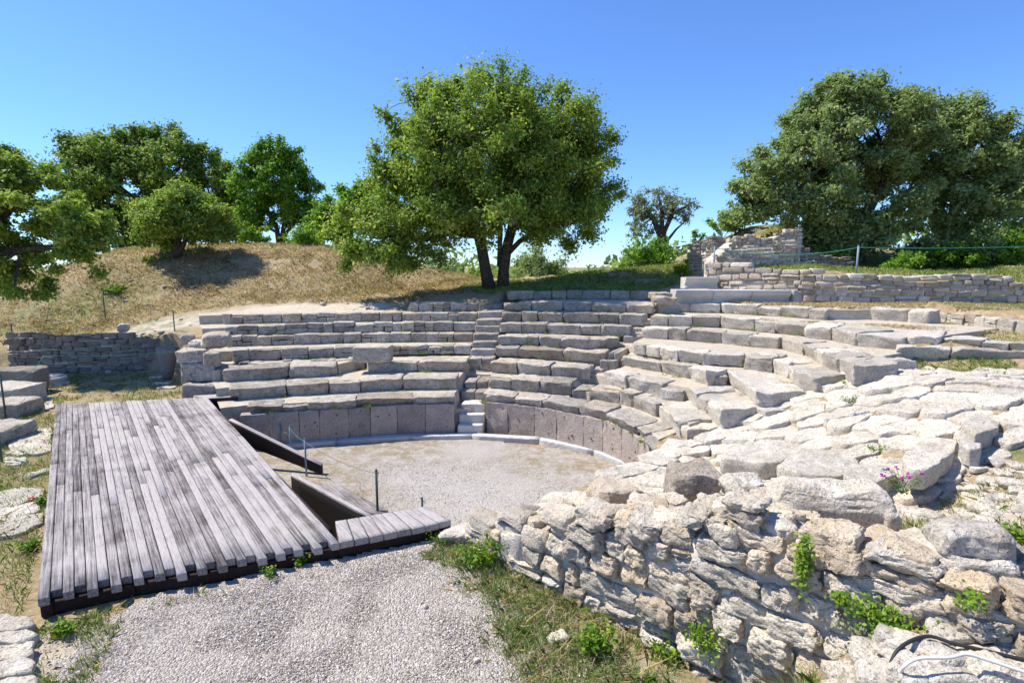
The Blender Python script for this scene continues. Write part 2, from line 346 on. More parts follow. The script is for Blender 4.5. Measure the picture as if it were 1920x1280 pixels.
gp += [np.array(p, float) for p in [(-17,46,4.6),(0,45,2.6),(10,45,3),(-32,42,1.6),(-28,22,1.6),(-36,30,1.2),(26,46,5.5),(40,30,5),(40,10,3.5),(-40,50,1),(40,60,4),(0,60,1.5),
  (10.5,23.5,4.7),(12,22.4,4.72),(16,22,4.75),(24,22,4.75),(9,21.9,3.65),(14,19,3.62),(20,19,3.66),(26,18,3.7),(24,13,3.1),(16,14.2,3.08),(14,12,3.08),(12.6,13.2,3.15),(13.7,18,3.5),(13.7,16.6,3.12),(15.6,16.8,3.45),(15.6,15.3,3.1),(12,10,2.68),(10.5,12.2,2.52),(12.5,11.5,2.55),(16,10.8,2.8),(-.2,25.2,3.85),(3,25.2,3.86),(6,25,3.9),
  (-1,24.2,3.75),(-.4,7.6,1.05),(1,8.8,1.08),(2,9.6,1.08),(3.2,10.8,1.05),(4.8,10.6,1.25),(4.6,9.3,1.25),(6,9.2,1.7),(7.3,9,2.15),(8.7,10.9,2.65),(9.5,9.5,2.7),
  (3.3,8.5,1.05),(4.5,7.9,1.25),(5.2,6.9,1.5),(6.2,6.9,1.65),(7.2,7.3,1.95),(8.5,7.5,2.3),(1.0,7.2,1.45),(1.4,6.2,1.9),(2.4,6.2,1.85),(3.4,5.6,2.1),(4.2,4.8,2.35),(3.2,5,2.25),(5.3,5.6,2.05),(7,6,2.2),(5,3.5,2.4),(8,3,2.6),(12,5,3),(5,0,2.7),(10,-4,3),(4,1.5,2.6)]]
gp = np.array(gp)
def tps(r2): return np.where(r2 > 1e-9, r2 * np.log(r2 + 1e-12) * .5, 0)
GN = len(gp); _K = tps(((gp[:, None, :2] - gp[None, :, :2]) ** 2).sum(-1)) + np.eye(GN) * .02; _Q = np.c_[np.ones(GN), gp[:, :2]]
_W = np.linalg.solve(np.block([[_K, _Q], [_Q.T, np.zeros((3, 3))]]), np.r_[gp[:, 2], 0, 0, 0])
def upper(x, y):
    sh = np.shape(x); x = np.ravel(x).astype(float); y = np.ravel(y).astype(float); o = np.empty(len(x))
    for a in range(0, len(x), 4000):
        X = x[a:a + 4000]; Y = y[a:a + 4000]; r2 = (X[:, None] - gp[:, 0]) ** 2 + (Y[:, None] - gp[:, 1]) ** 2
        o[a:a + 4000] = tps(r2) @ _W[:GN] + _W[GN] + _W[GN + 1] * X + _W[GN + 2] * Y
    far = smooth(36, 75, np.hypot(x - 0, (y - 15) * 1.0)); o = o * (1 - far) + (-1.5) * far
    return np.clip(o, -2, 8).reshape(sh)
LOWP = [(-13.2, 20.75), (-11.6, 20.2), (-11.0, 18.8), (-10.4, 17.4), (-9.6, 16.2), (-8.8, 14.7), (-3.1, 7.45), (-2.5, 7.3), (-.95, 7.75), (-.75, 7.45)]
LOWP += [tuple(WO + WD * 9), (8, -12), (-60, -12), (-60, 20.75)]
_WI = WO - WN * .35
def lower_mask(x, y):
    return in_poly(x, y, LOWP)
ORCH = [(-.85, 7.6), (.35, 8.45), (1.9, 9.7), (3.05, 11.2), (3.4, 12), (2, 20), (-12, 20), (-9.6, 16.2), (-8.8, 14.7), (-3.1, 7.45), (-2.5, 7.3)]
TRA = [(8.1, 23.6), (9.9, 22.05), (11.35, 21.05), (13.6, 20.7), (17, 20.55), (34, 20.4), (34, 13.5), (15.6, 13.6), (15.35, 15.6), (15.45, 16.8), (15.1, 19.2), (13.5, 18.1), (11, 18.9), (9, 20.2), (6.5, 21.6)]
TRB = [(13.5, 18.0), (15.0, 19.1), (15.3, 16.8), (15.2, 15.6), (15.45, 13.5), (34, 13.4), (34, 10), (14.5, 12.1), (12.3, 12.75), (9.75, 13.65), (10.5, 14.3), (12.6, 16)]
def wall_s(x, y): return (x - WO[0]) * WD[0] + (y - WO[1]) * WD[1], (x - WO[0]) * WN[0] + (y - WO[1]) * WN[1]
def G(x, y, rough=True):
    x = np.asarray(x, float); y = np.asarray(y, float); sh = x.shape; x = x.ravel(); y = y.ravel()
    z = upper(x, y)
    th = np.degrees(np.arctan2(y - TH0[1], x - TH0[0])); R = np.hypot(x - TH0[0], y - TH0[1])
    s, d = wall_s(x, y)
    low = in_poly(x, y, LOWP) | ((d > -.3) & (s > .2) & (s < 9))
    zl = .93 + 1.32 * smooth(4.1, 5.4, s) * smooth(2.6, .9, d) + .0 * x
    zl = zl - 1.0 * smooth(-20, -26, x)
    z = np.where(low, zl, z)
    # behind the low wall at the left the bank rises in a slope
    t = smooth(20.55, 20.95, y); z = np.where((x < -13.0) & (y < 20.95) & (y > 20.5), zl * (1 - t) + upper(x, np.maximum(y, 20.95)) * t, z)
    te = np.full(th.shape, 42.)
    for r in range(1, 8): te = np.where(R > np.interp(th, TH, RT[r]), THEND[r], te)
    z = np.where(in_poly(x, y, TRA), 3.56 + .015 * (y - 17), z); z = np.where(in_poly(x, y, TRB), 3.07 + .0 * y, z)
    bowl = ((th > te) & (th < 121.5) & (R < np.interp(th, TH, RBACK))) | in_poly(x, y, ORCH)
    z = np.where(bowl & ~low, -.16, z)
    if rough:
        am = np.where(z > 2.2, .05, .012); am = np.where(y > 24, .1, am)
        z = z + fbm2(x, y, .9, 3, 3) * am + fbm2(x, y, 3.5, 2, 9) * am * .35
    return z.reshape(sh)
def G1(x, y): return float(G(np.array([x]), np.array([y]), False)[0])
def UG(u, v, dz=0, y0=3.0, y1=60):
    """first point of the ground seen at (u, v)"""
    D = ray(u, v); ys = np.arange(y0, y1, .05); X = D[0] / D[1] * ys; Z = CAMZ + D[2] / D[1] * ys; g = G(X, ys, False) + dz
    k = np.argmax(Z <= g)
    return np.array([X[k], ys[k], g[k]])

# ------------------------------------------------------------------ ground sheet
def ground_mat():
    m, n, b, _ = newmat('earth with dry grass'); P = pos(n)
    n1 = noise(n, P, .9, 5, .65); n2 = noise(n, P, 7, 6, .75); n3 = noise(n, P, 40, 4, .7)
    dry = ramp(n, n2, [(.3, (.21, .145, .085)), (.5, (.36, .265, .15)), (.72, (.50, .40, .25))])
    dirt = ramp(n, n2, [(.3, (.42, .35, .27)), (.7, (.66, .585, .48))])
    green = ramp(n, n3, [(.35, (.07, .10, .025)), (.65, (.19, .22, .07))])
    c = mix(n, tint(n, 'pale'), dry, dirt)
    gm = mathn(n, 'MULTIPLY', tint(n, 'green'), ramp(n, noise(n, P, 2.2, 5, .7), [(.4, (0, 0, 0)), (.58, (1, 1, 1))]))
    c = mix(n, gm, c, green); c = mix(n, mathn(n, 'MULTIPLY', ramp(n, n3, [(.5, (0, 0, 0)), (.75, (1, 1, 1))]), .35), c, (.62, .55, .43))
    c = mix(n, ramp(n, n1, [(.3, (.3, .3, .3)), (.45, (0, 0, 0))]), c, (.2, .15, .1)); n.links.new(c, b.inputs['Base Color'])
    pr = bump(n, b, n2, .7, .08); bump(n, b, n3, .6, .03, pr); return m
GROUND = ground_mat()
def axis(a, b, st, grow, far):
    c = list(np.arange(a, b + 1e-6, st)); s = st; x = b
    while x < far: s *= grow; x += s; c.append(x)
    s = st; x = a; pre = []
    while x > -far: s *= grow; x -= s; pre.append(x)
    return np.array(pre[::-1] + c)
xs = axis(-24, 20, .17, 1.3, 3500); ys = axis(-2, 37, .17, 1.3, 3500)
X, Y = np.meshgrid(xs, ys); Z = G(X, Y); nx, ny = len(xs), len(ys)
V = np.stack([X.ravel(), Y.ravel(), Z.ravel()], 1)
ii = (np.arange(ny - 1)[:, None] * nx + np.arange(nx - 1)[None]).ravel(); Q = np.stack([ii, ii + 1, ii + 1 + nx, ii + nx], 1)
me = bpy.data.meshes.new('ground'); me.vertices.add(len(V)); me.vertices.foreach_set('co', V.ravel())
me.loops.add(Q.size); me.loops.foreach_set('vertex_index', Q.ravel().astype(np.int32)); me.polygons.add(len(Q))
me.polygons.foreach_set('loop_start', np.arange(0, Q.size, 4, dtype=np.int32)); me.polygons.foreach_set('use_smooth', np.ones(len(Q), bool))
def plist(l, r): return sum(np.exp(-(((X - p[0]) ** 2 + (Y - p[1]) ** 2) / (r * r))) for p in l)
pth = [PD(u, v, y) for (u, v, y) in [(250,622,21.7),(300,606,22.4),(340,603,22.5),(380,602,22.5),(430,590,23),(480,585,23.2),(530,582,23.4),(580,579,23.6),(640,577,23.8),(700,575,24)]]
pale = plist(pth, .85) * 1.3 + plist([(5.6, 6.6), (6.8, 6.5), (4.8, 7.2), (8, 6), (6, 5)], .9) * .8
pale = np.where(in_poly(X, Y, [(-10, -4), (-10, 5), (-5.8, 5.2), (-1, 7.6), (6, 0), (3, -6)]), .75, pale)
green = plist([(-15, 22), (-20, 23), (-22, 25), (-19, 27)], 2.2) * .8 + plist([(12, 24.5), (15, 24), (19, 24), (23, 24), (27, 25)], 2) * 1.2 + plist([(3, 28), (6, 28), (8, 27)], 2) * .6
green += plist([(-11, 12), (-10, 9), (-9, 7), (-8, 5.5)], 1.3) * 1.2 + plist([(-12, 16.6), (-15, 16), (-17, 15)], 1.5) * .5 + plist([(.4, 5.2), (1, 4.4), (1.8, 3.7), (.2, 4.4)], .8) * .9 + plist([(4.8, 4.8), (6, 4.2), (8.2, 8), (9, 8.4)], .8) * 1.2
green += 1.3 * smooth(33, 40, Y) * (1 - smooth(5, 5.8, Z)) + .25 * smooth(30, 45, Y) + .9 * smooth(3.0, 4.0, Z) * smooth(27, 28.5, Y) * smooth(4, 9, X)
for nm, A in (('pale', pale), ('green', green)):
    a = me.attributes.new(nm, 'FLOAT', 'POINT'); a.data.foreach_set('value', np.clip(A, 0, 1).ravel().astype(np.float32))
me.materials.append(GROUND); me.update(calc_edges=True); me.validate(); go = bpy.data.objects.new('ground', me); COL.objects.link(go); tag(go, kind='structure')

def gravel_mat(name, cols, pale=.0):
    m, n, b, _ = newmat(name); P = pos(n)
    v = nd(n, 'ShaderNodeTexVoronoi'); v.inputs['Scale'].default_value = 38; n.links.new(P, v.inputs['Vector'])
    v2 = nd(n, 'ShaderNodeTexVoronoi'); v2.inputs['Scale'].default_value = 85; n.links.new(P, v2.inputs['Vector'])
    sp = nd(n, 'ShaderNodeSeparateColor'); n.links.new(v.outputs['Color'], sp.inputs[0])
    c = ramp(n, sp.outputs[0], cols); sp2 = nd(n, 'ShaderNodeSeparateColor'); n.links.new(v2.outputs['Color'], sp2.inputs[0])
    c = mix(n, .4, c, ramp(n, sp2.outputs[0], cols))
    g = mathn(n, 'MULTIPLY', tint(n, 'green'), ramp(n, noise(n, P, 3.0, 5, .75), [(.38, (0, 0, 0)), (.6, (1, 1, 1))]))
    c = mix(n, g, c, ramp(n, noise(n, P, 30, 4, .7), [(.35, (.22, .165, .09)), (.65, (.52, .42, .27))]))
    n1 = noise(n, P, 1.4, 4, .6); c = mix(n, mathn(n, 'MULTIPLY', n1, .35), c, (.52, .45, .38)); n.links.new(c, b.inputs['Base Color'])
    h = mathn(n, 'ADD', mathn(n, 'MULTIPLY', v.outputs['Distance'], -1.), mathn(n, 'MULTIPLY', v2.outputs['Distance'], -.4)); bump(n, b, h, .9, .05)
    return m
GRAV = gravel_mat('loose pale gravel', [(0, (.20, .17, .14)), (.25, (.38, .33, .275)), (.6, (.53, .475, .41)), (1, (.70, .65, .585))])
GRAVO = gravel_mat('fine white gravel', [(0, (.36, .325, .285)), (.3, (.54, .50, .45)), (1, (.76, .72, .67))])
def sheet(name, poly, st, zf, mat, gf, am=.01):
    p = np.array(poly); x = np.arange(p[:, 0].min(), p[:, 0].max() + st, st); y = np.arange(p[:, 1].min(), p[:, 1].max() + st, st)
    X, Y = np.meshgrid(x, y); j = fbm2(X, Y, 2.4, 4, 21) * .3; ins = in_poly(X + j, Y + j * .7, poly); Z = zf(X, Y) + fbm2(X, Y, 2.2, 3, 5) * am
    n = len(x); mk = ins[:-1, :-1] & ins[1:, :-1] & ins[:-1, 1:] & ins[1:, 1:]
    a = (np.arange(len(y) - 1)[:, None] * n + np.arange(n - 1)[None])[mk]; used, inv = np.unique(np.stack([a, a + 1, a + 1 + n, a + n], 1), return_inverse=True)
    V = np.stack([X.ravel(), Y.ravel(), Z.ravel()], 1)[used]; me = bpy.data.meshes.new(name); me.from_pydata(V.tolist(), [], inv.reshape(-1, 4).tolist())
    at = me.attributes.new('green', 'FLOAT', 'POINT'); at.data.foreach_set('value', np.clip(gf(V[:, 0], V[:, 1]), 0, 1).astype(np.float32))
    me.polygons.foreach_set('use_smooth', np.ones(len(me.polygons), bool)); me.materials.append(mat); o = bpy.data.objects.new(name, me); COL.objects.link(o); return tag(o, kind='structure')
OPOLY = [(-2.3, 7.2), (-.85, 7.3), (.35, 8.2), (1.9, 9.4), (3.05, 10.9), (3.4, 12)] + [tuple(TH0 + (9.5) * np.array([math.cos(math.radians(a)), math.sin(math.radians(a))])) for a in range(45, 122, 5)] + [(-9, 15)]
def gorch(x, y):
    R = np.hypot(x - TH0[0], y - TH0[1]); d = (x + 2.6) * .77 + (y - 7.8) * .64
    e = smooth(6.2, 8.3, R) * 1.2 + smooth(3.0, 1.6, d) * 1.1
    return e * (1 - np.exp(-((x + 1) ** 2 + (y - 14.5) ** 2) / 1.2))
sheet('orchestra_floor', OPOLY, .12, lambda X, Y: X * 0 - .12, GRAVO, gorch, .012)
sheet('gravel_forecourt', [(-4.2, 4.2), (-4.9, 5.45), (-4.5, 6.2), (-2.2, 7.15), (-1.0, 7.6), (-.3, 6.5), (.0, 5.7), (.2, 4.9), (.15, 4.2), (.5, 3.2), (1, 0), (-4.2, -1)], .06,
      lambda X, Y: X * 0 + .952, GRAV, lambda x, y: x * 0, .014)
# loose pebbles over the near gravel
def pebbles(name, n, poly, z, rng, mat, seed):
    rs = np.random.RandomState(seed); p = np.array(poly); B = np.array([(1, 0, 0), (-.5, .87, 0), (-.5, -.87, 0), (0, 0, 1), (.45, .3, .6), (-.5, .3, .55), (.1, -.7, .5)])
    Fb = np.array([(0, 4, 6), (0, 1, 4), (1, 5, 4), (1, 2, 5), (2, 6, 5), (2, 0, 6), (4, 5, 3), (5, 6, 3), (6, 4, 3)])
    x = rs.uniform(p[:, 0].min(), p[:, 0].max(), n * 3); y = rs.uniform(p[:, 1].min(), p[:, 1].max(), n * 3); k = in_poly(x, y, poly); x = x[k][:n]; y = y[k][:n]; n = len(x)
    s = rng[0] + (rng[1] - rng[0]) * rs.rand(n) ** 3; a = rs.uniform(0, 6.3, n); V = np.empty((n, 7, 3)); sq = rs.uniform(.55, 1, n)
    V[:, :, 0] = x[:, None] + s[:, None] * (np.cos(a)[:, None] * B[:, 0] - np.sin(a)[:, None] * B[:, 1] * sq[:, None]); V[:, :, 1] = y[:, None] + s[:, None] * (np.sin(a)[:, None] * B[:, 0] + np.cos(a)[:, None] * B[:, 1] * sq[:, None])
    V[:, :, 2] = z + s[:, None] * (B[:, 2] * rs.uniform(.5, .9, (n, 1)) + rs.uniform(-.1, .1, (n, 7)))
    Fc = (Fb[None] + (np.arange(n) * 7)[:, None, None]).reshape(-1, 3); me = bpy.data.meshes.new(name); me.from_pydata(V.reshape(-1, 3).tolist(), [], Fc.tolist())
    t = me.attributes.new('tint', 'FLOAT', 'POINT'); t.data.foreach_set('value', np.repeat(rs.rand(n), 7).astype(np.float32)); me.materials.append(mat)
    o = bpy.data.objects.new(name, me); COL.objects.link(o); return o
PEB, _n, _b, _ = newmat('pebbles'); _n.links.new(ramp(_n, tint(_n), [(0, (.17, .14, .115)), (.3, (.38, .33, .275)), (.8, (.56, .50, .43)), (1, (.80, .76, .70))]), _b.inputs['Base Color'])
FPOLY = [(-4.8, 5.5), (-4.4, 6.0), (-2.2, 6.95), (-1.0, 7.5), (-.35, 6.4), (.0, 5.6), (.1, 4.2), (-4.1, 4.2)]
tag(pebbles('loose_gravel', 52000, FPOLY, .952, (.006, .021), PEB, 1), 'loose chips and pebbles lying over the near gravel', 'gravel', kind='stuff')
tag(pebbles('stray_gravel', 6000, [(-6.3, 4.8), (-5.6, 5.4), (-1.0, 7.6), (-.2, 7.0), (.7, 5.4), (1.0, 3.6), (-6.6, 3.6)], .948, (.008, .03), PEB, 3), 'stray chips scattered past the edge of the gravel', 'gravel', kind='stuff')
tag(pebbles('orchestra_gravel', 9000, [(-1.5, 8), (1, 9.6), (1.6, 12), (0, 14), (-4, 13.5), (-3.4, 10)], -.118, (.01, .022), PEB, 2), 'loose fine gravel over the round orchestra floor', 'gravel', kind='stuff')

# ------------------------------------------------------------------ terraces of the seating (packed earth behind the rows)
V = []; rows_ = []
for k, th in enumerate(TH):
    c, s = math.cos(math.radians(th)), math.sin(math.radians(th)); pr = []
    pr.append((RT[0][k] + .30, -.2)); 
    for r in range(1, 9):
        nxt = RT[r][k] if r < 8 else RBACK[k] + .5
        z = ZR[r] - .05 - (.08 if th > 83 and r >= 5 else 0)
        if r == 8 and 63 < th < 83: z = ZR[8] - .05
        if r == 8 and th > 95.5: z = ZR[7] - .13
        if th < THEND[r - 1]: z = -.3
        if 79.9 < th < 84.3: z -= .45
        if 59.5 < th < 65 and r < 8: z -= .2
        pr.append((RT[r - 1][k] + .32, z)); pr.append((nxt + .30, z + .01))
    V.append([(TH0[0] + R * c, TH0[1] + R * s, z) for R, z in pr])
V = np.array(V); nr = V.shape[1]; V = V.reshape(-1, 3); V[:, 2] += fbm2(V[:, 0], V[:, 1], 3, 3, 77) * .015
Q = [(i * nr + j, (i + 1) * nr + j, (i + 1) * nr + j + 1, i * nr + j + 1) for i in range(len(TH) - 1) for j in range(nr - 1)]
me = bpy.data.meshes.new('earth_terraces'); me.from_pydata(V.tolist(), [], [q[::-1] for q in Q]); a = me.attributes.new('pale', 'FLOAT', 'POINT'); a.data.foreach_set('value', np.full(len(V), 1., np.float32))
a = me.attributes.new('green', 'FLOAT', 'POINT'); a.data.foreach_set('value', np.full(len(V), .12, np.float32)); me.materials.append(GROUND); o = bpy.data.objects.new('earth_terraces', me); COL.objects.link(o); tag(o, kind='structure')

# ------------------------------------------------------------------ the seating rows, block by block
def run(row, z, fh, depth, bl, style, pts, label, mat=None, name='seating_row'):
    P = np.array([U(u, v, z) for u, v in pts]); P, L = resample(P, .2); tot = L[-1]
    n = max(1, round(tot / bl / 1.15)); cuts = [0]
    ws = RS.uniform(.55, 1.6, n); ws = np.cumsum(ws) / ws.sum() * tot; cuts += list(ws)
    mid = at_len(P, L, tot / 2); mid[2] = z - fh
    t = empty(name, mid, label, 'stone seating' if name == 'seating_row' else 'bench cap', 'seating rows of the odeon')
    if mat is None: mat = LIMEW if (P[:, 0].mean() > 3.3) else LIME
    near = np.linalg.norm(mid[:2]); nn = 12 if near < 16.5 else 8
    for i in range(len(cuts) - 1):
        a, b = at_len(P, L, cuts[i] + .003), at_len(P, L, cuts[i + 1] - .003); d = (b - a)[:2]; ln = np.linalg.norm(d); d = d / (ln + 1e-9); nrm = np.array([-d[1], d[0]])
        # neighbours fan apart at the back: use the local radial direction at each end
        def rad(p): q = p[:2] - TH0; q = q / np.linalg.norm(q); q = q + nrm * 1.2; return q / np.linalg.norm(q)
        jf = RS.uniform(-.04, .04); jz = RS.uniform(-.035, .015) - (.06 if RS.rand() < .12 else 0); dp = depth * RS.uniform(.9, 1.08)
        a2, b2 = a[:2] + nrm * jf, b[:2] + nrm * jf; A3, B3 = a2 + rad(a) * dp, b2 + rad(b) * dp; over = .0 if style in 'mr' else RS.uniform(.06, .14)
        zt, zb = z + jz, z - fh - .03
        def mk(a2, b2, zt, zb, parent=t, A3=A3, B3=B3, mb=None):
            c8 = [(*(a2 + nrm * over), zb), (*(b2 + nrm * over), zb), (*B3, zb), (*A3, zb), (*a2, zt + RS.uniform(-.008, .008)), (*b2, zt + RS.uniform(-.008, .008)), (*B3, zt), (*A3, zt)]
            block(mb, c8, r={'b': .014, 'B': .02, 'm': .014, 'r': .016}[style], amp={'b': .03, 'B': .042, 'm': .022, 'r': .03}[style], fr=3.2, n=nn, amp2=.014 if style in 'bB' else .008, cut=9, lo=.90, hi=1.0)
        mb = MB()
        if style in 'mr' and RS.rand() < (.38 if style == 'm' else .8):
            zm = zb + (zt - zb) * RS.uniform(.38, .62); mk(a2, b2, zt, zm + .006, mb=mb)
            if RS.rand() < .5 and ln > .35:
                f = RS.uniform(.35, .65); m2 = a2 + (b2 - a2) * f; M3 = A3 + (B3 - A3) * f
                mk(a2, m2 - d * .006, zm - .006, zb, B3=M3, mb=mb); mk(m2 + d * .006, b2, zm - .006, zb, A3=M3, mb=mb)
            else: mk(a2, b2, zm - .006, zb, mb=mb)
        else: mk(a2, b2, zt, zb, mb=mb)
        mb.build('stone_block', mat, t)
    return t
for (r, z, fh, dp, bl, st, pts, lab) in RUNS: run(r, z, fh, dp, bl, st, pts, lab)
# vertical slab wall under the bench cap
def slabs(pts, label, bl=.78):
    P = np.array([U(u, v, 1.13) for u, v in pts]); dirs = P[:, :2] - TH0; P[:, :2] += dirs / np.linalg.norm(dirs, axis=1)[:, None] * .05
    P, L = resample(P, .2); tot = L[-1]; n = round(tot / bl); ws = RS.uniform(.75, 1.25, n); ws = np.r_[0, np.cumsum(ws) / ws.sum() * tot]
    mid = at_len(P, L, tot / 2); mid[2] = 0; t = empty('slab_wall', mid, label, 'stone wall', 'tufa slab walls around the orchestra')
    for i in range(n):
        a, b = at_len(P, L, ws[i] + .002)[:2], at_len(P, L, ws[i + 1] - .002)[:2]; d = (b - a) / np.linalg.norm(b - a); nr = np.array([-d[1], d[0]]); j = RS.uniform(-.005, .005)
        a = a + nr * j; b = b + nr * j; c8 = [(*a, -.15), (*b, -.15), (*(b + nr * .3), -.15), (*(a + nr * .3), -.15), (*a, .895), (*b, .895), (*(b + nr * .3), .895), (*(a + nr * .3), .895)]
        mb = MB(); block(mb, c8, .008, .014, 4, 12, t=RS.uniform(.3, .75), amp2=.01); s = mb.build('slab', PINK, t)
        for _ in range(RS.randint(1, 4)):       # dowel holes: plugs whose dark colour stands in for the shade inside
            f = RS.uniform(.1, .9); zz = RS.uniform(.12, .8); c = a + (b - a) * f; rr = RS.uniform(.014, .03); hb = MB()
            lathe_pts = [np.array([*(c + nr * .02), zz]), np.array([*(c - nr * .016), zz])]; tube(hb, lathe_pts, rr, 7); hb.build('hole_shade_plug', HOLE_SHADE, s if False else t)
slabs([(448,764),(530,759),(599,755),(679,750),(732,746),(851,743)], 'pinkish upright slab wall of the orchestra, left of the marble steps')
slabs([(911,740),(978,745),(1042,755),(1116,769),(1150,778),(1177,790),(1198,805),(1215,820)], 'pinkish upright slab wall of the orchestra, curving away right of the marble steps')
# marble kerb
kp = [(527,835),(560,832.5),(600,829),(655,824),(732,818.5),(800,816.5),(857,815.5),(905,816.5),(960,819),(1010,823),(1060,831),(1110,843.5),(1150,857),(1180,872)]
KP = np.array([U(u, v, 0) for u, v in kp]); KP, L = resample(KP, .2); mid = at_len(KP, L, L[-1] / 2); mid[2] = -.12
t = empty('marble_kerb', mid, 'low white marble kerb ringing the gravel orchestra floor', 'kerb')
c = 0
while c < L[-1] - .3:
    e = min(L[-1], c + RS.uniform(1.3, 2.2)); sub = 1; mb = MB()
    pp = [at_len(KP, L, c + .006 + (e - c - .012) * k / sub)[:2] for k in range(sub + 1)]
    for k in range(sub):
        a, b = pp[k], pp[k + 1]; ra = (a - TH0) / np.linalg.norm(a - TH0); rb = (b - TH0) / np.linalg.norm(b - TH0); wd = .24
        c8 = [(*a, -.2), (*b, -.2), (*(b + rb * wd), -.2), (*(a + ra * wd), -.2), (*a, .0), (*b, .0), (*(b + rb * wd), .01), (*(a + ra * wd), .01)]
        block(mb, c8, .006, .003, 3, 4, t=.7)
    mb.build('kerb_stone', MARB, t); c = e

# ------------------------------------------------------------------ stairways
def u4(x): return 840 + x / 3.764
def v4(y): return 520 + y / 3.764
def stair(steps, label, mats, group='stairways through the seating'):
    P0 = U((steps[0][0] + steps[0][1]) / 2, steps[0][2], steps[0][3]); P0[2] -= .3; steps = [(a_, b_, c_, z_ - (.13 if i_ >= 5 else 0)) for i_, (a_, b_, c_, z_) in enumerate(steps)]; t = empty('stairway', P0, label, 'stairway', group)
    for k, (ul, ur, v, z) in enumerate(steps):
        a, b = U(ul, v, z), U(ur, v, z); zb = z - .34; m = (a + b)[:2] / 2; back = 1.1
        if k + 1 < len(steps):
            s2 = steps[k + 1]; m2 = (U(s2[0], s2[2], s2[3]) + U(s2[1], s2[2], s2[3]))[:2] / 2; back = max(.45, np.linalg.norm(m2 - m) + .15)
        q = m - TH0; q = q / np.linalg.norm(q) * back; a, b = a[:2], b[:2]; mt = mats(k); parts = 2 if (k in (3, 6, 7, 4) and mt is not MARB) else 1
        for j in range(parts):
            f0, f1 = j / parts, (j + 1) / parts; A = a + (b - a) * (f0 + .01); B = a + (b - a) * (f1 - .01)
            c8 = [(*A, zb), (*B, zb), (*(B + q), zb), (*(A + q), zb), (*A, z), (*B, z), (*(B + q), z), (*(A + q), z)]
            mb = MB(); block(mb, c8, .012 if mt is MARB else .03, .006 if mt is MARB else .022, 3.5, 6, t=.8 if mt is MARB else None); mb.build('step', mt, t)
st = [(65,245,1043,.24),(75,255,968,.50),(90,260,893,.76),(88,285,805,1.02),(118,280,733,1.26),(136,285,660,1.5),(138,300,610,1.73),(146,325,568,1.95),(156,330,508,2.18),(165,340,455,2.41),(175,355,398,2.65),(187,365,343,2.88),(197,372,298,3.11),(210,380,243,3.34),(216,384,186,3.57)]
stair([(u4(a), u4(b), v4(c), z) for a, b, c, z in st], 'straight stairway climbing through the seats, its three lowest steps white marble', lambda k: MARB if k < 3 else LIME)
st2 = [(875,990,790,1.3),(912,1095,705,1.5),(1012,1098,643,1.72),(1065,1192,588,1.96),(1130,1206,530,2.2),(1178,1310,465,2.42),(1236,1372,415,2.66),(1300,1372,358,2.9),(1364,1432,296,3.14),(1425,1512,238,3.38)]
stair([(u4(a), u4(b), v4(c), z) for a, b, c, z in st2], 'narrow broken stairway of small stones climbing to the right towards the marble cornice', lambda k: LIME)
# risers fill behind the small broken stairway on the far right
def loose(name, u, v, z, size, rz=0, tilt=0, label='', cat='stone block', mat=None, r=.05, amp=.04, n=9, fr=2.6, group=None, tax=0, base=None):
    """a single stone whose top centre shows at (u, v) with its top at height z"""
    P = U(u, v, z); c = P.copy(); c[2] -= size[2]; mb = MB(); block(mb, box8(c, size, rz, tilt, tax), r, amp, fr, max(n, 12), amp2=amp * .35, cut=7, lo=.88, hi=.99, t=RS.uniform(.45, .8)); o = mb.build(name, mat or LIMEW)
    return tag(o, label, cat, group)
LO = lambda *a, **k: loose('stone_block', *a, **k)
LO(699, 648, 2.36, (.62, .3, .27), .05, label='lone thick block standing proud of the fourth row on the left side', mat=LIME, n=10)
LO(1452, 760, 1.83, (.48, .38, .36), .12, label='big block with dark face at the right end of the third row')
LO(1346, 702, 2.05, (.2, .2, .15), .1, label='small dark block left of the white end blocks of the fourth row', mat=LIME)
LO(1263, 727, 1.72, (.3, .3, .2), -.5, label='rough low stone between the two parts of the third row', mat=LIME)
LO(1225, 741, 1.45, (.2, .2, .2), -.4, label='small rough stone behind the pale second row blocks', mat=LIME)
LO(1458, 757, 1.5, (.2, .2, .2), .1, label='stone half hidden under the big end block of the third row')
LO(1568, 714, 2.3, (.28, .22, .14), -.1, label='small pale step stone at the foot of the sixth row end')
LO(1617, 700, 2.55, (.38, .26, .2), -.12, label='dark faced block below the sixth row end block')
LO(1670, 673, 2.78, (.45, .3, .22), -.1, tilt=-.05, label='long rectangular block lying against the right end bench line')
LO(1703, 690, 2.5, (.12, .12, .2), .3, label='narrow stone wedged upright right of the long rectangular block')
LO(1435, 663, 2.55, (.35, .3, .18), -.5, label='broken seat stone among the tumbled fifth row stones')
LO(1468, 675, 2.4, (.3, .28, .18), -.7, label='low stone in front of the tumbled fifth row stones')
# long line of blocks bounding the pavement at the right
run(7, 3.02, .36, .5, 1.05, 'B', [(1680,648),(1740,650),(1789,652),(1849,656),(1925,658),(2010,660)], 'line of weathered blocks above the pale pavement at the right edge')
# vertical rubble stones under the grass at the upper right
run(8, 3.45, .42, .5, .33, 'r', [(1752,583),(1800,588),(1860,594),(1913,601),(1990,612)], 'low wall of small upright stones at the far right below the dry grass')

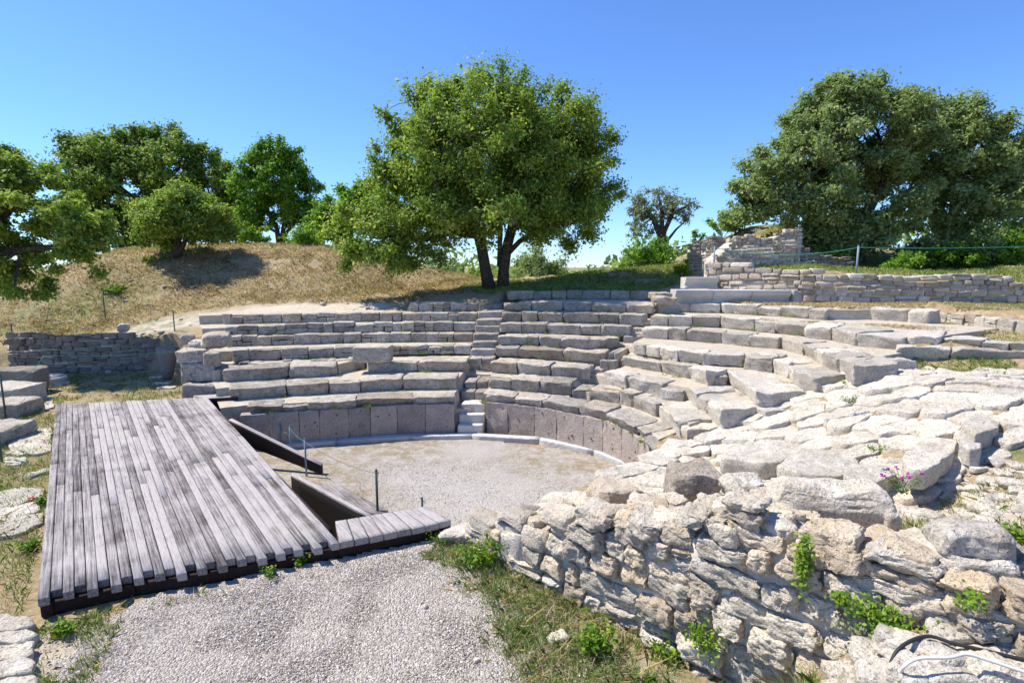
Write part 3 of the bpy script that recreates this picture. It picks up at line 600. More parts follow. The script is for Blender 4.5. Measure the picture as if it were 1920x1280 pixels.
# ------------------------------------------------------------------ timber stage deck
def wood_mat(name, light, mid, dark, ang):
    m, n, b, _ = newmat(name); P = pos(n, (.5, 17, 17), ang); P2 = pos(n)
    n1 = noise(n, P, 2.2, 6, .75); n2 = noise(n, P2, 2.1, 4, .6); n3 = noise(n, P, 9, 5, .8)
    f = mathn(n, 'ADD', mathn(n, 'MULTIPLY', n1, .87), mathn(n, 'ADD', mathn(n, 'MULTIPLY', n2, .38), mathn(n, 'MULTIPLY', mathn(n, 'SUBTRACT', tint(n), .5), .24)))
    c = ramp(n, f, [(.42, dark), (.56, mid), (.70, light)])
    c = mix(n, mathn(n, 'MULTIPLY', ramp(n, n3, [(.5, (0, 0, 0)), (.66, (1, 1, 1))]), .7), c, dark)
    n.links.new(c, b.inputs['Base Color']); b.inputs['Roughness'].default_value = .75
    bump(n, b, mathn(n, 'ADD', n1, n3), .5, .02); return m
ANG = -math.atan2(9, -7.4)
WOOD = wood_mat('weathered deck timber', (.44, .40, .38), (.25, .225, .215), (.07, .055, .05), ANG)
VOID = simple('painted void shade timber', (.012, .009, .008), .9)  # near-black colour stands in for the shade of the void beside the deck
WOODD = wood_mat('dark stained timber', (.06, .038, .032), (.035, .022, .019), (.018, .012, .01), ANG)  # much darker browns than the deck planks
DZ = 1.2
t = empty('timber_stage', U(300, 900, .87), 'broad weathered timber deck of long planks over the left of the orchestra', 'wooden stage')
def plank(a, b, wa, wb, z0a, z0b, th=.1, mat=WOOD, name='plank', tn=None, par=None):
    """board from a to b (plan), widths given as plan vectors wa, wb"""
    a, b, wa, wb = [np.asarray(q, float)[:2] for q in (a, b, wa, wb)]
    c8 = [(*a, z0a - th), (*(a + wa), z0a - th), (*(b + wb), z0b - th), (*b, z0b - th), (*a, z0a), (*(a + wa), z0a), (*(b + wb), z0b), (*b, z0b)]
    mb = MB(); block(mb, c8, .005, .003, 2., 4, t=RS.rand() if tn is None else tn); return mb.build(name, mat, par or t)
NP = 29
fr = [U(u, v, DZ)[:2] for u, v in [(69,1122),(250,1084),(380,1063),(500,1041),(636,1016)]]; fr = np.array(fr); Lf = np.r_[0, np.cumsum(np.linalg.norm(np.diff(fr, axis=0), axis=1))]
A0, B0 = U(105, 757, DZ)[:2], U(388, 744, DZ)[:2]
def FP(s): return np.array([np.interp(s * Lf[-1], Lf, fr[:, k]) for k in (0, 1)])
for k in range(NP):
    f0, f1 = FP(k / NP), FP((k + 1) / NP); b0, b1 = A0 + (B0 - A0) * k / NP, A0 + (B0 - A0) * (k + 1) / NP
    js = RS.uniform(-.004, .004) + (-.012 if k % 2 else .0); cuts = [-js - .002, *( [RS.uniform(.24, .44)] if k % 2 else [RS.uniform(.36, .58)]), 1.0]
    if RS.rand() < .6: cuts.insert(2, RS.uniform(.62, .85))
    for j in range(len(cuts) - 1):
        c0, c1 = cuts[j] + .0006, cuts[j + 1] - .0006; g = .0035; dz = RS.uniform(-.005, .005)
        p0 = f0 + (b0 - f0) * c0; q0 = f1 + (b1 - f1) * c0; p1 = f0 + (b0 - f0) * c1; q1 = f1 + (b1 - f1) * c1
        dd = (q0 - p0) / np.linalg.norm(q0 - p0) * g; tn = RS.rand()
        if k < 5 : tn *= .45
        plank(p0 + dd, p1 + dd, (q0 - p0) - 2 * dd, (q1 - p1) - 2 * dd, DZ + dz, DZ + dz, .105, tn=tn)
        # a short plank lying proud at the left rim
# right hand strip of short boards in front of the steps
fe = [U(636, 1016, DZ)[:2], U(846, 974, DZ)[:2]]; be = [U(628, 976, DZ)[:2], U(797, 948, DZ)[:2]]
for k in range(8):
    a = fe[0] + (fe[1] - fe[0]) * (k + .03) / 8; b = fe[0] + (fe[1] - fe[0]) * (k + .97) / 8; c = be[0] + (be[1] - be[0]) * (k + .03) / 8; d = be[0] + (be[1] - be[0]) * (k + .97) / 8
    plank(a + (a - c) * RS.uniform(0, .04), c, b - a, d - c, DZ - .004, DZ - .004, .1, tn=RS.uniform(.5, 1))
# far strip, seen as slats with a dark front board
fa, fb = U(388, 746, DZ)[:2], U(446, 742.5, DZ)[:2]; ba, bb = U(362, 741, DZ)[:2], U(440, 736, DZ)[:2]
for k in range(9):
    a = fa + (fb - fa) * (k + .04) / 9; b = fa + (fb - fa) * (k + .96) / 9; c = ba + (bb - ba) * (k + .04) / 9; d = ba + (bb - ba) * (k + .96) / 9
    plank(a, c, b - a, d - c, DZ - .006, DZ - .006, .1, tn=.9)
def board(a, b, h0, h1, z0, z1, th=.06, mat=WOODD, name='fascia_board', par=None, off=0., tn=.4):
    """vertical board from a to b; top heights z0, z1; depths h0, h1"""
    a, b = np.asarray(a, float)[:2], np.asarray(b, float)[:2]; d = (b - a) / np.linalg.norm(b - a); nrm = np.array([-d[1], d[0]]); a = a + nrm * off; b = b + nrm * off; w = nrm * th
    c8 = [(*a, z0 - h0), (*b, z1 - h1), (*(b + w), z1 - h1), (*(a + w), z0 - h0), (*a, z0), (*b, z1), (*(b + w), z1), (*(a + w), z0)]
    mb = MB(); block(mb, c8, .006, .003, 2, 4, t=tn); return mb.build(name, mat, par or t)
board(fa + [0, -.0], fb, .42, .42, DZ - .108, DZ - .108, .07, off=.02)
board(fa, fb, .1, .1, DZ - .012, DZ - .012, .05, off=-.055)
for i in range(4): board(fr[i], fr[i + 1], .16, .16, DZ - .107, DZ - .107, .14, WOODD, 'edge_beam', off=.05 if i < 4 else 0, tn=.0)
for i in range(4): board(fr[i], fr[i + 1], .12, .12, DZ - .27, DZ - .27, .2, WOODD, 'edge_beam', off=.03, tn=.2)
board(fr[-1], fe[1], .16, .16, DZ - .106, DZ - .106, .12, WOODD, 'edge_beam', off=.05)
board(fr[-1], fe[1], .12, .12, DZ - .268, DZ - .268, .15, WOODD, 'edge_beam', off=.04)
board(fr[0], A0, .3, .3, DZ - .108, DZ - .108, -.1, WOODD, 'edge_beam', off=-.03)
board(be[0], B0, 1.3, 1.3, DZ - .108, DZ - .108, .08, WOODD, off=.05)
board(be[0], be[1], 1.3, 1.3, DZ - .108, DZ - .108, -.08, WOODD, off=-.05)
board(fe[1], be[1], 1.3, 1.3, DZ - .108, DZ - .108, .08, WOODD, off=.0)
# steps down to the floor
ts = empty('timber_steps', U(650, 960, -.12), 'dark timber steps sunk beside the deck, leading down to the gravel floor', 'steps')
def strip(p, q, z0, z1, w, dep, tn=.8):
    p, q = U(*p, z0), U(*q, z1); d = (q - p)[:2]; d /= np.linalg.norm(d); nrm = np.array([-d[1], d[0]])
    if nrm[0] < 0: nrm = -nrm
    plank(p, q, nrm * w, nrm * w, z0, z1, .05, tn=tn, name='tread', par=ts)
    board(p[:2] - nrm * 0 , q[:2], dep, dep, z0 - .055, z1 - .055, .05, VOID, 'stringer', par=ts, off=0)
strip((545, 889), (690, 968), .92, .92, .085, .9)
strip((592, 908), (704, 966), .55, .55, .13, .3, .2)
strip((612, 909), (712, 964), .2, .2, .2, .3, .2)
p, q = U(428, 787, 1.12), U(600, 872, .14); board(p, q, .5, .24, 1.12, .14, .12, WOODD, 'side_board', par=ts)
plank(p[:2] + [0, .0], q[:2], (.03, .12), (.03, .12), 1.13, .15, .03, tn=.9, name='side_cap', par=ts)

# ------------------------------------------------------------------ coursed walls
def masonry(face_pts, base, top, hs, ls, prot, mb_sink, depth=.3, seed=0, r=.03, amp=.025, n=5, tnt=(.2, .85), slope=0., fr=3.2, g=.012, amp2=0.):
    """stones along a plan polyline; base/top: functions of length s"""
    rs = np.random.RandomState(seed); P = np.array([[*p[:2], 0] for p in face_pts], float); P, L = resample(P, 1); tot = L[-1]
    zmin = min(base(s) for s in np.linspace(0, tot, 30)); zmax = max(top(s) for s in np.linspace(0, tot, 60)); z = zmin; c = 0
    while z < zmax:
        h = rs.uniform(*hs); s = -rs.uniform(0, ls[1])
        while s < tot:
            l = rs.uniform(*ls) * (1.5 if rs.rand() < .15 else 1); s0, s1 = max(0, s), min(tot, s + l); s += l
            if s1 - s0 < .1: continue
            m = (s0 + s1) / 2; wz = .05 * math.sin(m * 1.7 + c) * 1.0
            tz = top(m) + rs.uniform(-.06, .06)
            if z + h * .35 > tz or z + h < base(m) - .05: continue
            splits = [(z, z + h)]
            if h > hs[0] * 1.45 and rs.rand() < .3: zm = z + h * rs.uniform(.4, .6); splits = [(z, zm), (zm, z + h)]
            for (za, zb) in splits:
                a = at_len(P, L, s0 + g + rs.uniform(0, .01))[:2]; b = at_len(P, L, s1 - g - rs.uniform(0, .01))[:2]; d = (b - a) / (np.linalg.norm(b - a) + 1e-9); nr = np.array([-d[1], d[0]])
                pr = rs.uniform(*prot); o = -nr * pr; j = lambda k=.5: rs.uniform(-k, k) * min(.045, h * .22)
                z0, z1 = za + g + wz, zb - g + wz; bk = nr * depth
                c8 = [(*(a + o + d * j()), z0 + j()), (*(b + o - d * j()), z0 + j()), (*(b + bk), z0), (*(a + bk), z0), (*(a + o + d * j() + nr * rs.uniform(0, .03)), z1 + j()), (*(b + o + d * j() + nr * rs.uniform(0, .03)), z1 + j()), (*(b + bk), z1), (*(a + bk), z1)]
                mb_sink(c8, r, amp, fr, n, rs.uniform(*tnt), int(rs.randint(9999)), amp2, a)
        z += h; c += 1
def wall_thing(name, label, cat, pts, base, top, hs, ls, prot=(.0, .04), depth=.3, mat=LIMER, seed=0, thick=.45, core=True, group=None, **k):
    P = np.array([[*p[:2], 0] for p in pts], float); mid = P.mean(0); mid[2] = base(0); t = empty(name, mid, label, cat, group); M = MB()
    masonry(pts, base, top, hs, ls, prot, lambda c8, r, a, fr, n, tn, sd, a2, aa: block(M, c8, r, a, fr, n, tn, sd, a2, 4, .85, .98), depth, seed, **k)
    M.build('stonework', mat, t)
    if core: core_mb(P, base, top, thick, depth).build('mortar_core', MORTAR, t)
    return t
def core_mb(P, base, top, thick, depth, rec=.05, drop=.2):
    P, L = resample(P, 1); S = np.linspace(0, L[-1], max(3, int(L[-1] / .3))); V = []; Fc = []
    for s in S:
        p = at_len(P, L, s)[:2]; q = at_len(P, L, min(L[-1], s + .05))[:2]; pp = at_len(P, L, max(0, s - .05))[:2]; d = (q - pp) / np.linalg.norm(q - pp); nr = np.array([-d[1], d[0]])
        a, b = p + nr * rec, p + nr * thick; z0, z1 = base(s) - .3, top(s) - drop; V += [(*a, z0), (*a, z1), (*b, z1), (*b, z0)]
    for i in range(len(S) - 1):
        for j in range(4): Fc.append((i * 4 + j, (i + 1) * 4 + j, (i + 1) * 4 + (j + 1) % 4, i * 4 + (j + 1) % 4))
    Fc += [(0, 1, 2, 3), tuple((len(S) - 1) * 4 + j for j in (3, 2, 1, 0))]; mb = MB(); mb.add(V, Fc); return mb
# the big rubble wall in the foreground: every stone in view is a part
wt = empty('rubble_wall', (*(WO + WD * 3), .85), 'tall rough rubble wall with white mortar in the near right foreground', 'rubble wall')
wtop = lambda s: float(np.interp(s, *WTOP)) + .05 * math.sin(s * 5.1) + .03 * math.sin(s * 11)
wbase = lambda s: .8 + 1.2 * float(smooth(4.3, 5.6, s))
items = []
masonry([WO, WO + WD * 7.4], wbase, wtop, (.15, .28), (.22, .54), (.0, .11), lambda *a: items.append(a), .34, seed=5, r=.035, amp=.04, n=18, fr=3.4, g=.004, amp2=.017)
items.sort(key=lambda q: math.hypot(*q[8])); rest = MB()
for k, (c8, r, a, fq, n, tn, sd, a2, aa) in enumerate(items):
    if k < 100: mb = MB(); block(mb, c8, r, a, fq, n, tn, sd, a2, 9, .80, .96); mb.build('rubble_stone', LIMER, wt)
    else: block(rest, c8, r, a, fq, 9, tn, sd, a2, 9, .8, .96)
if rest.n: tag(rest.build('rubble_stones', LIMER, wt), kind='stuff')
core_mb(np.array([[*WO, 0], [*(WO + WD * 7.4), 0]]), wbase, wtop, .75, .3, .05, .22).build('mortar_core', MORTAR, wt)
_f = MB()
for k in range(150):
    s_ = RS.uniform(.6, 6.6); d_ = -RS.uniform(.1, .75); q = WO + WD * s_ + WN * d_; h = RS.uniform(.05, .14); z = wtop(s_) - .16 + RS.uniform(-.02, .03)
    block(_f, box8((*q, z), (h * RS.uniform(1, 1.8), h * 1.1, h * .8), RS.uniform(0, 3), RS.uniform(-.25, .25)), h * .3, h * .3, 4, 9, None, None, h * .12, 8, .8, .95)
tag(_f.build('rubble_fill', LIMER, wt), kind='stuff')

# low dry stone wall at the left, in shade
Pw = [(-19.6, 20.45), (-17, 20.3), (-14.9, 20.35), (-13.9, 20.9)]
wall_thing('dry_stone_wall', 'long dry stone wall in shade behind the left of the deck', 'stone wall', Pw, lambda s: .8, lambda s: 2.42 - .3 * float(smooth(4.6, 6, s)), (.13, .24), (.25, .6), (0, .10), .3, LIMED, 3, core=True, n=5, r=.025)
# back wall at the upper right
Pb = [(8.3, 23.3), (9.8, 21.9), (11.3, 20.9), (13.5, 20.55), (17, 20.4), (22.5, 20.3)]
wall_thing('rubble_wall', 'long low wall of squared yellowish rubble along the upper right terrace', 'rubble wall', Pb, lambda s: 3.6, lambda s: float(np.interp(s, [0, 1.8, 3.6, 5.5, 7.5, 15], [5.05, 4.98, 4.85, 4.72, 4.6, 4.55])), (.17, .3), (.25, .66), (0, .08), .3, LIMER, 8, tnt=(.0, .7), n=6, r=.035)
# ruined walls on the mound
def pdx(u, v, y): return PD(u, v, y)[:2]
Pr = [pdx(1340, 500, 25.0), pdx(1370, 500, 25.2), pdx(1500, 500, 25.6)]
zt = lambda v, y: CAMZ - y * (((v - 640) / F + .14) / (1 - .14 * (v - 640) / F))
wall_thing('ruined_wall', 'tall stepped ruin of small rubble stones rising to the mound', 'ruined wall', Pr, lambda s: 4.4, lambda s: float(np.interp(s, [0, .5, .9, 1.6, 2.4, 3.3, 3.9], [zt(478, 25), zt(470, 25), zt(448, 25.1), zt(438, 25.2), zt(444, 25.3), zt(434, 25.4), zt(430, 25.6)])), (.11, .19), (.16, .38), (0, .04), .25, LIMER, 12, tnt=(.0, .75), n=4, r=.02, amp=.018, thick=1.0)
Pr = [pdx(1286, 500, 27.5), pdx(1335, 500, 26.6)]
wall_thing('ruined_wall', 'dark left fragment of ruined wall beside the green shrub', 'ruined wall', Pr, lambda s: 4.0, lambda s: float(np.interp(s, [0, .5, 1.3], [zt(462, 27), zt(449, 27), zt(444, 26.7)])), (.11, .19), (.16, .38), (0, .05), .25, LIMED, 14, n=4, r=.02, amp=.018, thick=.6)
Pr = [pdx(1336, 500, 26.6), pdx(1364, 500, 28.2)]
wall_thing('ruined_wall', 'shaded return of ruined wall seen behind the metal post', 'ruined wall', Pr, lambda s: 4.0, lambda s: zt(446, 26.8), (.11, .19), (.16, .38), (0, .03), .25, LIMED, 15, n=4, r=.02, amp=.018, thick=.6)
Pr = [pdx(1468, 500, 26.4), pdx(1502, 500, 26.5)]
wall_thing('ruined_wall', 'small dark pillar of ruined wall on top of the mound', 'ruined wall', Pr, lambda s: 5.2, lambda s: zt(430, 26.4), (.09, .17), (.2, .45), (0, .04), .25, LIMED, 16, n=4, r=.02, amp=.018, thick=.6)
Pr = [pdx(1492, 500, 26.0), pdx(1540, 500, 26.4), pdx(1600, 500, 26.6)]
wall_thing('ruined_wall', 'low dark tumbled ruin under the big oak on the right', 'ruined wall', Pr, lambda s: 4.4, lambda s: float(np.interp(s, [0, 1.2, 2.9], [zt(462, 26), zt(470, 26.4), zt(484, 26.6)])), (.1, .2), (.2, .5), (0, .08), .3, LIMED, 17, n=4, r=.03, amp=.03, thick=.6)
# rubble end of the seating at the left
EP = [U(352, 700, 1.0)[:2], U(362, 712, .9)[:2]]
BL = [(386, 728, .34, 1.25, .55), (392, 690, .3, 1.85, .5), (372, 655, .24, 2.15, .42)]
LO(383, 716, 1.42, (.52, .4, .3), .15, label='lowest squared block of the stack at the left end of the seating', mat=LIME)
LO(378, 678, 2.0, (.5, .4, .29), .15, label='middle squared block of the stack at the left end of the seating', mat=LIME)
LO(362, 655, 2.4, (.42, .32, .2), .15, label='upper squared block of the stack at the left end of the seating', mat=LIME)
LO(406, 624, 2.85, (.42, .35, .24), .2, tilt=.1, label='rounded grey boulder left of the sixth and seventh seating rows', mat=LIME, r=.16, amp=.06)
LO(397, 660, 2.32, (.24, .24, .22), .5, label='small grey stone leaning on the stack left of the fourth row', mat=LIME, r=.08)
LO(352, 628, 2.65, (.22, .2, .16), .4, label='small stone on top of the rubble left of the seating', mat=LIME, r=.08)
LO(370, 636, 2.6, (.22, .2, .14), .1, label='pale round stone in the rubble heap left of the seating', mat=LIMEW, r=.1)
LO(388, 640, 2.55, (.2, .18, .13), .8, label='pale stone second in the rubble heap left of the seating', mat=LIMEW, r=.1)
LO(348, 668, 1.95, (.09, .3, .5), .2, label='thin upright pale slab at the left edge of the stone stack', mat=LIMEW, r=.02)
LO(231, 606, 2.75, (.2, .2, .17), .3, label='lone pale round boulder on the grass slope', mat=LIMEW, r=.12)
t = empty('column_drum', U(310, 690, 1.0), 'broken tapering marble column drum leaning beside the dry stone wall', 'column drum')
mb = MB(); c = U(309, 652, 2.1); c[2] -= 1.05; lathe(mb, c, [(.12, -.1), (.2, .1), (.26, .45), (.33, .8), (.35, 1.0), (.34, 1.05), (.1, 1.06)], 24, .35, (.06, .04)); mb.build('shaft', stone_mat('grey marble drum', (.42, .39, .36), (.33, .30, .28), (.2, .18, .17), 0, .3, 1, .3), t)
t = empty('column_fragment', U(97, 722, .87), 'round moulded marble column base lying in front of the dry stone wall', 'column base')
mb = MB(); c = U(97, 722, .94); lathe(mb, c, [(.5, -.1), (.5, .06), (.46, .1), (.4, .13), (.4, .17), (.45, .2), (.46, .26), (.42, .3), (.36, .32), (.36, .36), (.1, .37)], 32, .5); mb.build('moulding', MARB, t)

# marble cornice blocks
t = empty('marble_cornice', U(1380, 565, 3.6), 'long white marble cornice block with moulded edge above the seats', 'marble block')
def prof_ext(mb, a, b, prof, t=.6, ins=.0):
    """prof: (forward offset, z) outline extruded from a to b (plan points)"""
    a, b = np.array(a[:2]), np.array(b[:2]); d = (b - a) / np.linalg.norm(b - a); nr = np.array([d[1], -d[0]]); n = len(prof); V = [(*(p + nr * o), z) for p in (a, b) for o, z in prof]
    mb.add(V, [(i, (i + 1) % n, n + (i + 1) % n, n + i) for i in range(n)] + [tuple(range(n))[::-1], tuple(range(n, 2 * n))], t)
a, b = U(1264, 566, 3.6), U(1478, 567, 3.6); d_ = (b - a) / np.linalg.norm(b - a)
pf = [(-.8, 3.5), (0, 3.5), (0, 3.66), (.05, 3.75), (.15, 3.86), (.2, 3.9), (.2, 4.0), (.24, 4.0), (.24, 4.08), (-.8, 4.08)]
for k in range(3):
    mb = MB(); prof_ext(mb, a + (b - a) * (k / 3 + .002), a + (b - a) * ((k + 1) / 3 - .002), pf, .5 + .1 * k); mb.build('cornice_section', MARB, t, smooth_=False)
mb = MB(); block(mb, box8((b + d_ * .42 + np.array([0, .35, 3.79 - b[2]])), (.38, .5, .29), .1), .04, .03, 3, 8, t=.3); mb.build('broken_end', MARB, t)
t2 = empty('marble_cornice', (*(U(1310, 545, 4.09)[:2]), 4.09), 'short white marble block with rolled moulding standing on the long cornice', 'marble block')
a, b = U(1276, 540, 4.09), U(1336, 540, 4.09); b[1] = a[1] = U(1305, 541, 4.09)[1]
pf = [(-.6, 4.09), (.02, 4.09), (.02, 4.16), (-.04, 4.2), (-.06, 4.26), (-.02, 4.32), (.05, 4.36), (.09, 4.42), (.08, 4.48), (.12, 4.5), (.12, 4.56), (-.6, 4.56)]
mb = MB(); prof_ext(mb, a, b, pf, .8); mb.build('moulded_block', MARB, t2, smooth_=False)
for k, (u, v, z, sx, lab) in enumerate([(1245, 556, 3.86, .45, 'pale flat stone left of the marble cornice'), (1238, 548, 4.0, .4, 'small stone stacked left of the marble cornice, at the top of the narrow stairway'), (1262, 527, 4.25, .3, 'grey stone touching the left side of the short marble block')]):
    LO(u, v, z, (sx, .3, .13), .1 * k, label=lab, mat=LIME)

# ------------------------------------------------------------------ pale stone pavement and flat slabs
def clip(poly, px, py, nx_, ny_):
    out = []; n = len(poly)
    for i in range(n):
        a, b = poly[i], poly[(i + 1) % n]; da = (a[0] - px) * nx_ + (a[1] - py) * ny_; db = (b[0] - px) * nx_ + (b[1] - py) * ny_
        if da <= 0: out.append(a)
        if da * db < 0: t_ = da / (da - db); out.append((a[0] + (b[0] - a[0]) * t_, a[1] + (b[1] - a[1]) * t_))
    return out
def slab_poly(mb, poly, zf, th, tn, rnd=.03, amp=.02, seed=0, step=.065, fr=2.6):
    p = np.array(poly, float); c = p.mean(0); ring = []
    for i in range(len(p)):
        a, b = p[i], p[(i + 1) % len(p)]; k = max(1, int(np.linalg.norm(b - a) / step))
        for j in range(k): ring.append(a + (b - a) * j / k)
    ring = np.array(ring); n = len(ring)
    rr = (np.roll(ring, 1, 0) + ring * 4 + np.roll(ring, -1, 0)) / 6
    V = []; size = np.linalg.norm(rr - c, axis=1).mean()
    jit = fbm2(rr[:, 0], rr[:, 1], 5, 2, seed)[:, None] * .03; dirn = (rr - c) / (np.linalg.norm(rr - c, axis=1, keepdims=True) + 1e-9); rr = rr + dirn * jit
    lev = [(1 - .02, -th), (1., -th * .75), (1., -th * .5), (1., -th * .25), (1., -rnd * .6), (1 - rnd * .3 / size, -rnd * .15), (1 - rnd * .8 / size, 0), (.86, .002), (.74, .003), (.62, .003), (.5, .003), (.38, .003), (.26, .003), (.12, .003)]
    for f, dz in lev:
        q = c + (rr - c) * f; z = zf(q[:, 0], q[:, 1]) + dz; V.append(np.c_[q, z])
    V = np.concatenate(V); V = V + vfbm(V * fr * 1.6 + seed, 4, seed) * np.array([amp, amp, amp]); sr = 1 - np.abs(fbm(V * np.array([2.2, 6.5, 6.5]) + seed, 3, seed + 3)) * 2.4; V[:, 2] -= np.clip(sr, 0, 1) ** 2 * amp * .9
    Fc = [(l * n + j, l * n + (j + 1) % n, (l + 1) * n + (j + 1) % n, (l + 1) * n + j) for l in range(len(lev) - 1) for j in range(n)] + [tuple((len(lev) - 1) * n + j for j in range(n))]
    mb.add(V, Fc, tn)
PV = [(-.75, 7.62), (.35, 8.4), (1.9, 9.62), (3.0, 10.9), (3.5, 11.6), (4.1, 11.4), (4.9, 12.1), (5.7, 11.8), (6.5, 12.3), (7.4, 12.0), (8.2, 12.7), (9.5, 12.75), (12.5, 11.95), (14, 10), (10, 8.7), (8.4, 8.15), (7.7, 7.95), (6.8, 7.75), (5.9, 7.2), (5.3, 7.4), (4.4, 8.35), (3.7, 8.8), (3.0, 8.6), (2.2, 8.2), (1.5, 7.6), (.8, 7.0), (.2, 6.75)]
rs = np.random.RandomState(4); seeds = []
tries = 0
while tries < 14000:
    tries += 1; x, y = rs.uniform(-1.8, 15), rs.uniform(5.9, 13.8)
    if all(((x - a) * .8) ** 2 + ((y - b) * 1.3) ** 2 > .47 ** 2 for a, b in seeds): seeds.append((x, y))
pt = empty('stone_pavement', (5.5, 9, 1.2), 'sloping bleached pavement of large worn flat stones at the right end of the seats', 'stone pavement')
def pvz(x, y): return upper(x, y) + .07
for i, (x, y) in enumerate(seeds):
    if not in_poly(np.array([x]), np.array([y]), PV)[0]: continue
    cell = [(x - 1.1, y - .8), (x + 1.1, y - .8), (x + 1.1, y + .8), (x - 1.1, y + .8)]
    for j, (a, b) in enumerate(seeds):
        if i == j: continue
        dx, dy = (a - x) * .64, (b - y) * 1.69; L_ = math.hypot(a - x, b - y)
        if L_ > 2.6: continue
        mx, my = (a + x) / 2, (b + y) / 2; nl = math.hypot(dx, dy); g = .005; cell = clip(cell, mx - dx / nl * g, my - dy / nl * g, dx, dy)
        if len(cell) < 3: break
    if len(cell) < 3: continue
    mb = MB(); up = rs.uniform(-.03, .05); tx, ty = rs.uniform(-.03, .03, 2); c0 = pvz(np.array([x]), np.array([y]))[0]
    f = lambda X_, Y_, c0=c0, x=x, y=y, up=up, tx=tx, ty=ty: .35 * c0 + .65 * pvz(X_, Y_) + up + (X_ - x) * tx + (Y_ - y) * ty
    slab_poly(mb, cell, f, .4, rs.uniform(.6, .95), .022, .028, i); mb.build('paving_stone', LIMEW, pt)
def flat(name, uvs, z, th, label, mat=LIMEW, cat='stone slab', amp=.02, **k):
    P = [U(u, v, z)[:2] for u, v in uvs]; mb = MB(); slab_poly(mb, P, lambda X_, Y_: X_ * 0 + z, th, RS.uniform(.5, .8), .04, amp, int(RS.randint(999)), **k); return tag(mb.build(name, mat), label, cat)
# blocks on the outer rim of the pavement
flat('stone_block', [(1352,858),(1368,832),(1440,822),(1500,828),(1512,842),(1455,868),(1395,862)], 1.58, .55, 'big block with dark rough face at the left end of the pavement rim')
flat('stone_block', [(1455,872),(1500,838),(1600,842),(1612,872),(1572,892),(1500,888)], 1.75, .5, 'big pale block on the pavement rim, right of the dark faced one')
flat('stone_block', [(1580,885),(1600,868),(1668,872),(1680,888),(1640,905),(1600,903)], 1.85, .35, 'smaller pale block at the outer rim below the magenta flowers')
flat('stone_block', [(1690,850),(1740,818),(1794,822),(1788,850),(1740,880),(1700,876)], 2.16, .3, 'pale rim block with a shaded ragged face above the magenta flowers')
flat('stone_block', [(1796,824),(1806,812),(1838,820),(1840,838),(1815,838)], 2.3, .3, 'small rounded rim stone next to the grassy edge')
flat('stone_block', [(1800,790),(1830,775),(1872,780),(1870,800),(1830,812)], 2.45, .3, 'flat rim stone furthest right above the grass')
# flat slabs left of the deck
for i, (uv, z, lab) in enumerate([
  ([(42,752),(60,744),(100,742),(101,762),(40,770)], .985, 'single pale paving slab between the left blocks and the deck corner'),
  ([(22,806),(98,798),(96,842),(70,850),(12,850)], .985, 'cracked pale paving slab on the left edge, second from the back'),
  ([(5,862),(12,855),(50,856),(50,866),(10,870)], .985, 'narrow fallen stone strip on the left edge'),
  ([(-30,925),(40,910),(84,916),(80,930),(30,945),(-30,955)], .985, 'thin pale slab at the left edge, back of the broken paving'),
  ([(-30,958),(40,945),(78,934),(76,955),(20,972),(-30,976)], .975, 'cracked pale slab in the middle of the broken paving at the left edge'),
  ([(-30,980),(30,972),(80,958),(84,975),(50,992),(20,1002),(-30,1010)], .995, 'front slab of the broken paving at the left edge')]):
    flat('paving_slab', uv, z, .15, lab, LIMEW, amp=.025)
for i, (v0, v1, z, lab) in enumerate([(1148,1176,1.06,'furthest'),(1177,1198,1.05,'second'),(1199,1228,1.06,'third'),(1231,1262,1.03,'fourth'),(1266,1320,1.05,'nearest')]):
    flat('kerb_block', [(-80, v0 + 14), (0, v0 + 4), (66, v0), (67, v1 - 6), (40, v1), (-80, v1 + 12)], z, .2, lab + ' white worn slab of the row at the bottom left corner', LIMEW, amp=.035)
LO(14, 722, 1.5, (.7, .55, .3), .1, label='pale layered block at the left edge behind the paving', mat=LIMEW)
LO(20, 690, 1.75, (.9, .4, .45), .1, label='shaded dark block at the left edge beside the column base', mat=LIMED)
LO(10, 750, 1.35, (.65, .5, .3), .1, label='lower grey block at the left edge in front of the layered block', mat=LIME)
LO(-5, 798, 1.3, (.45, .6, .25), .1, label='dark topped block cut by the left edge of the picture', mat=LIME)
LO(95, 880, .98, (.16, .4, .1), -.6, label='rough stone lying against the left side of the deck', mat=LIME)
for k, (u, v, lab) in enumerate([(296,709,'small flat stone on the shaded ground, furthest back'), (304,721,'thin white stone strip on the ground behind the deck'), (312,729,'white flat stone just behind the deck edge'), (215, 697, 'flat stone at the foot of the dry stone wall')]):
    P = UG(u, v); mb = MB(); block(mb, box8((P[0], P[1], P[2] + .02), (.28, .13, .05), .1 * k), .04, .02, 4, 6, t=.8); tag(mb.build('flat_stone', LIMEW), lab, 'stone')

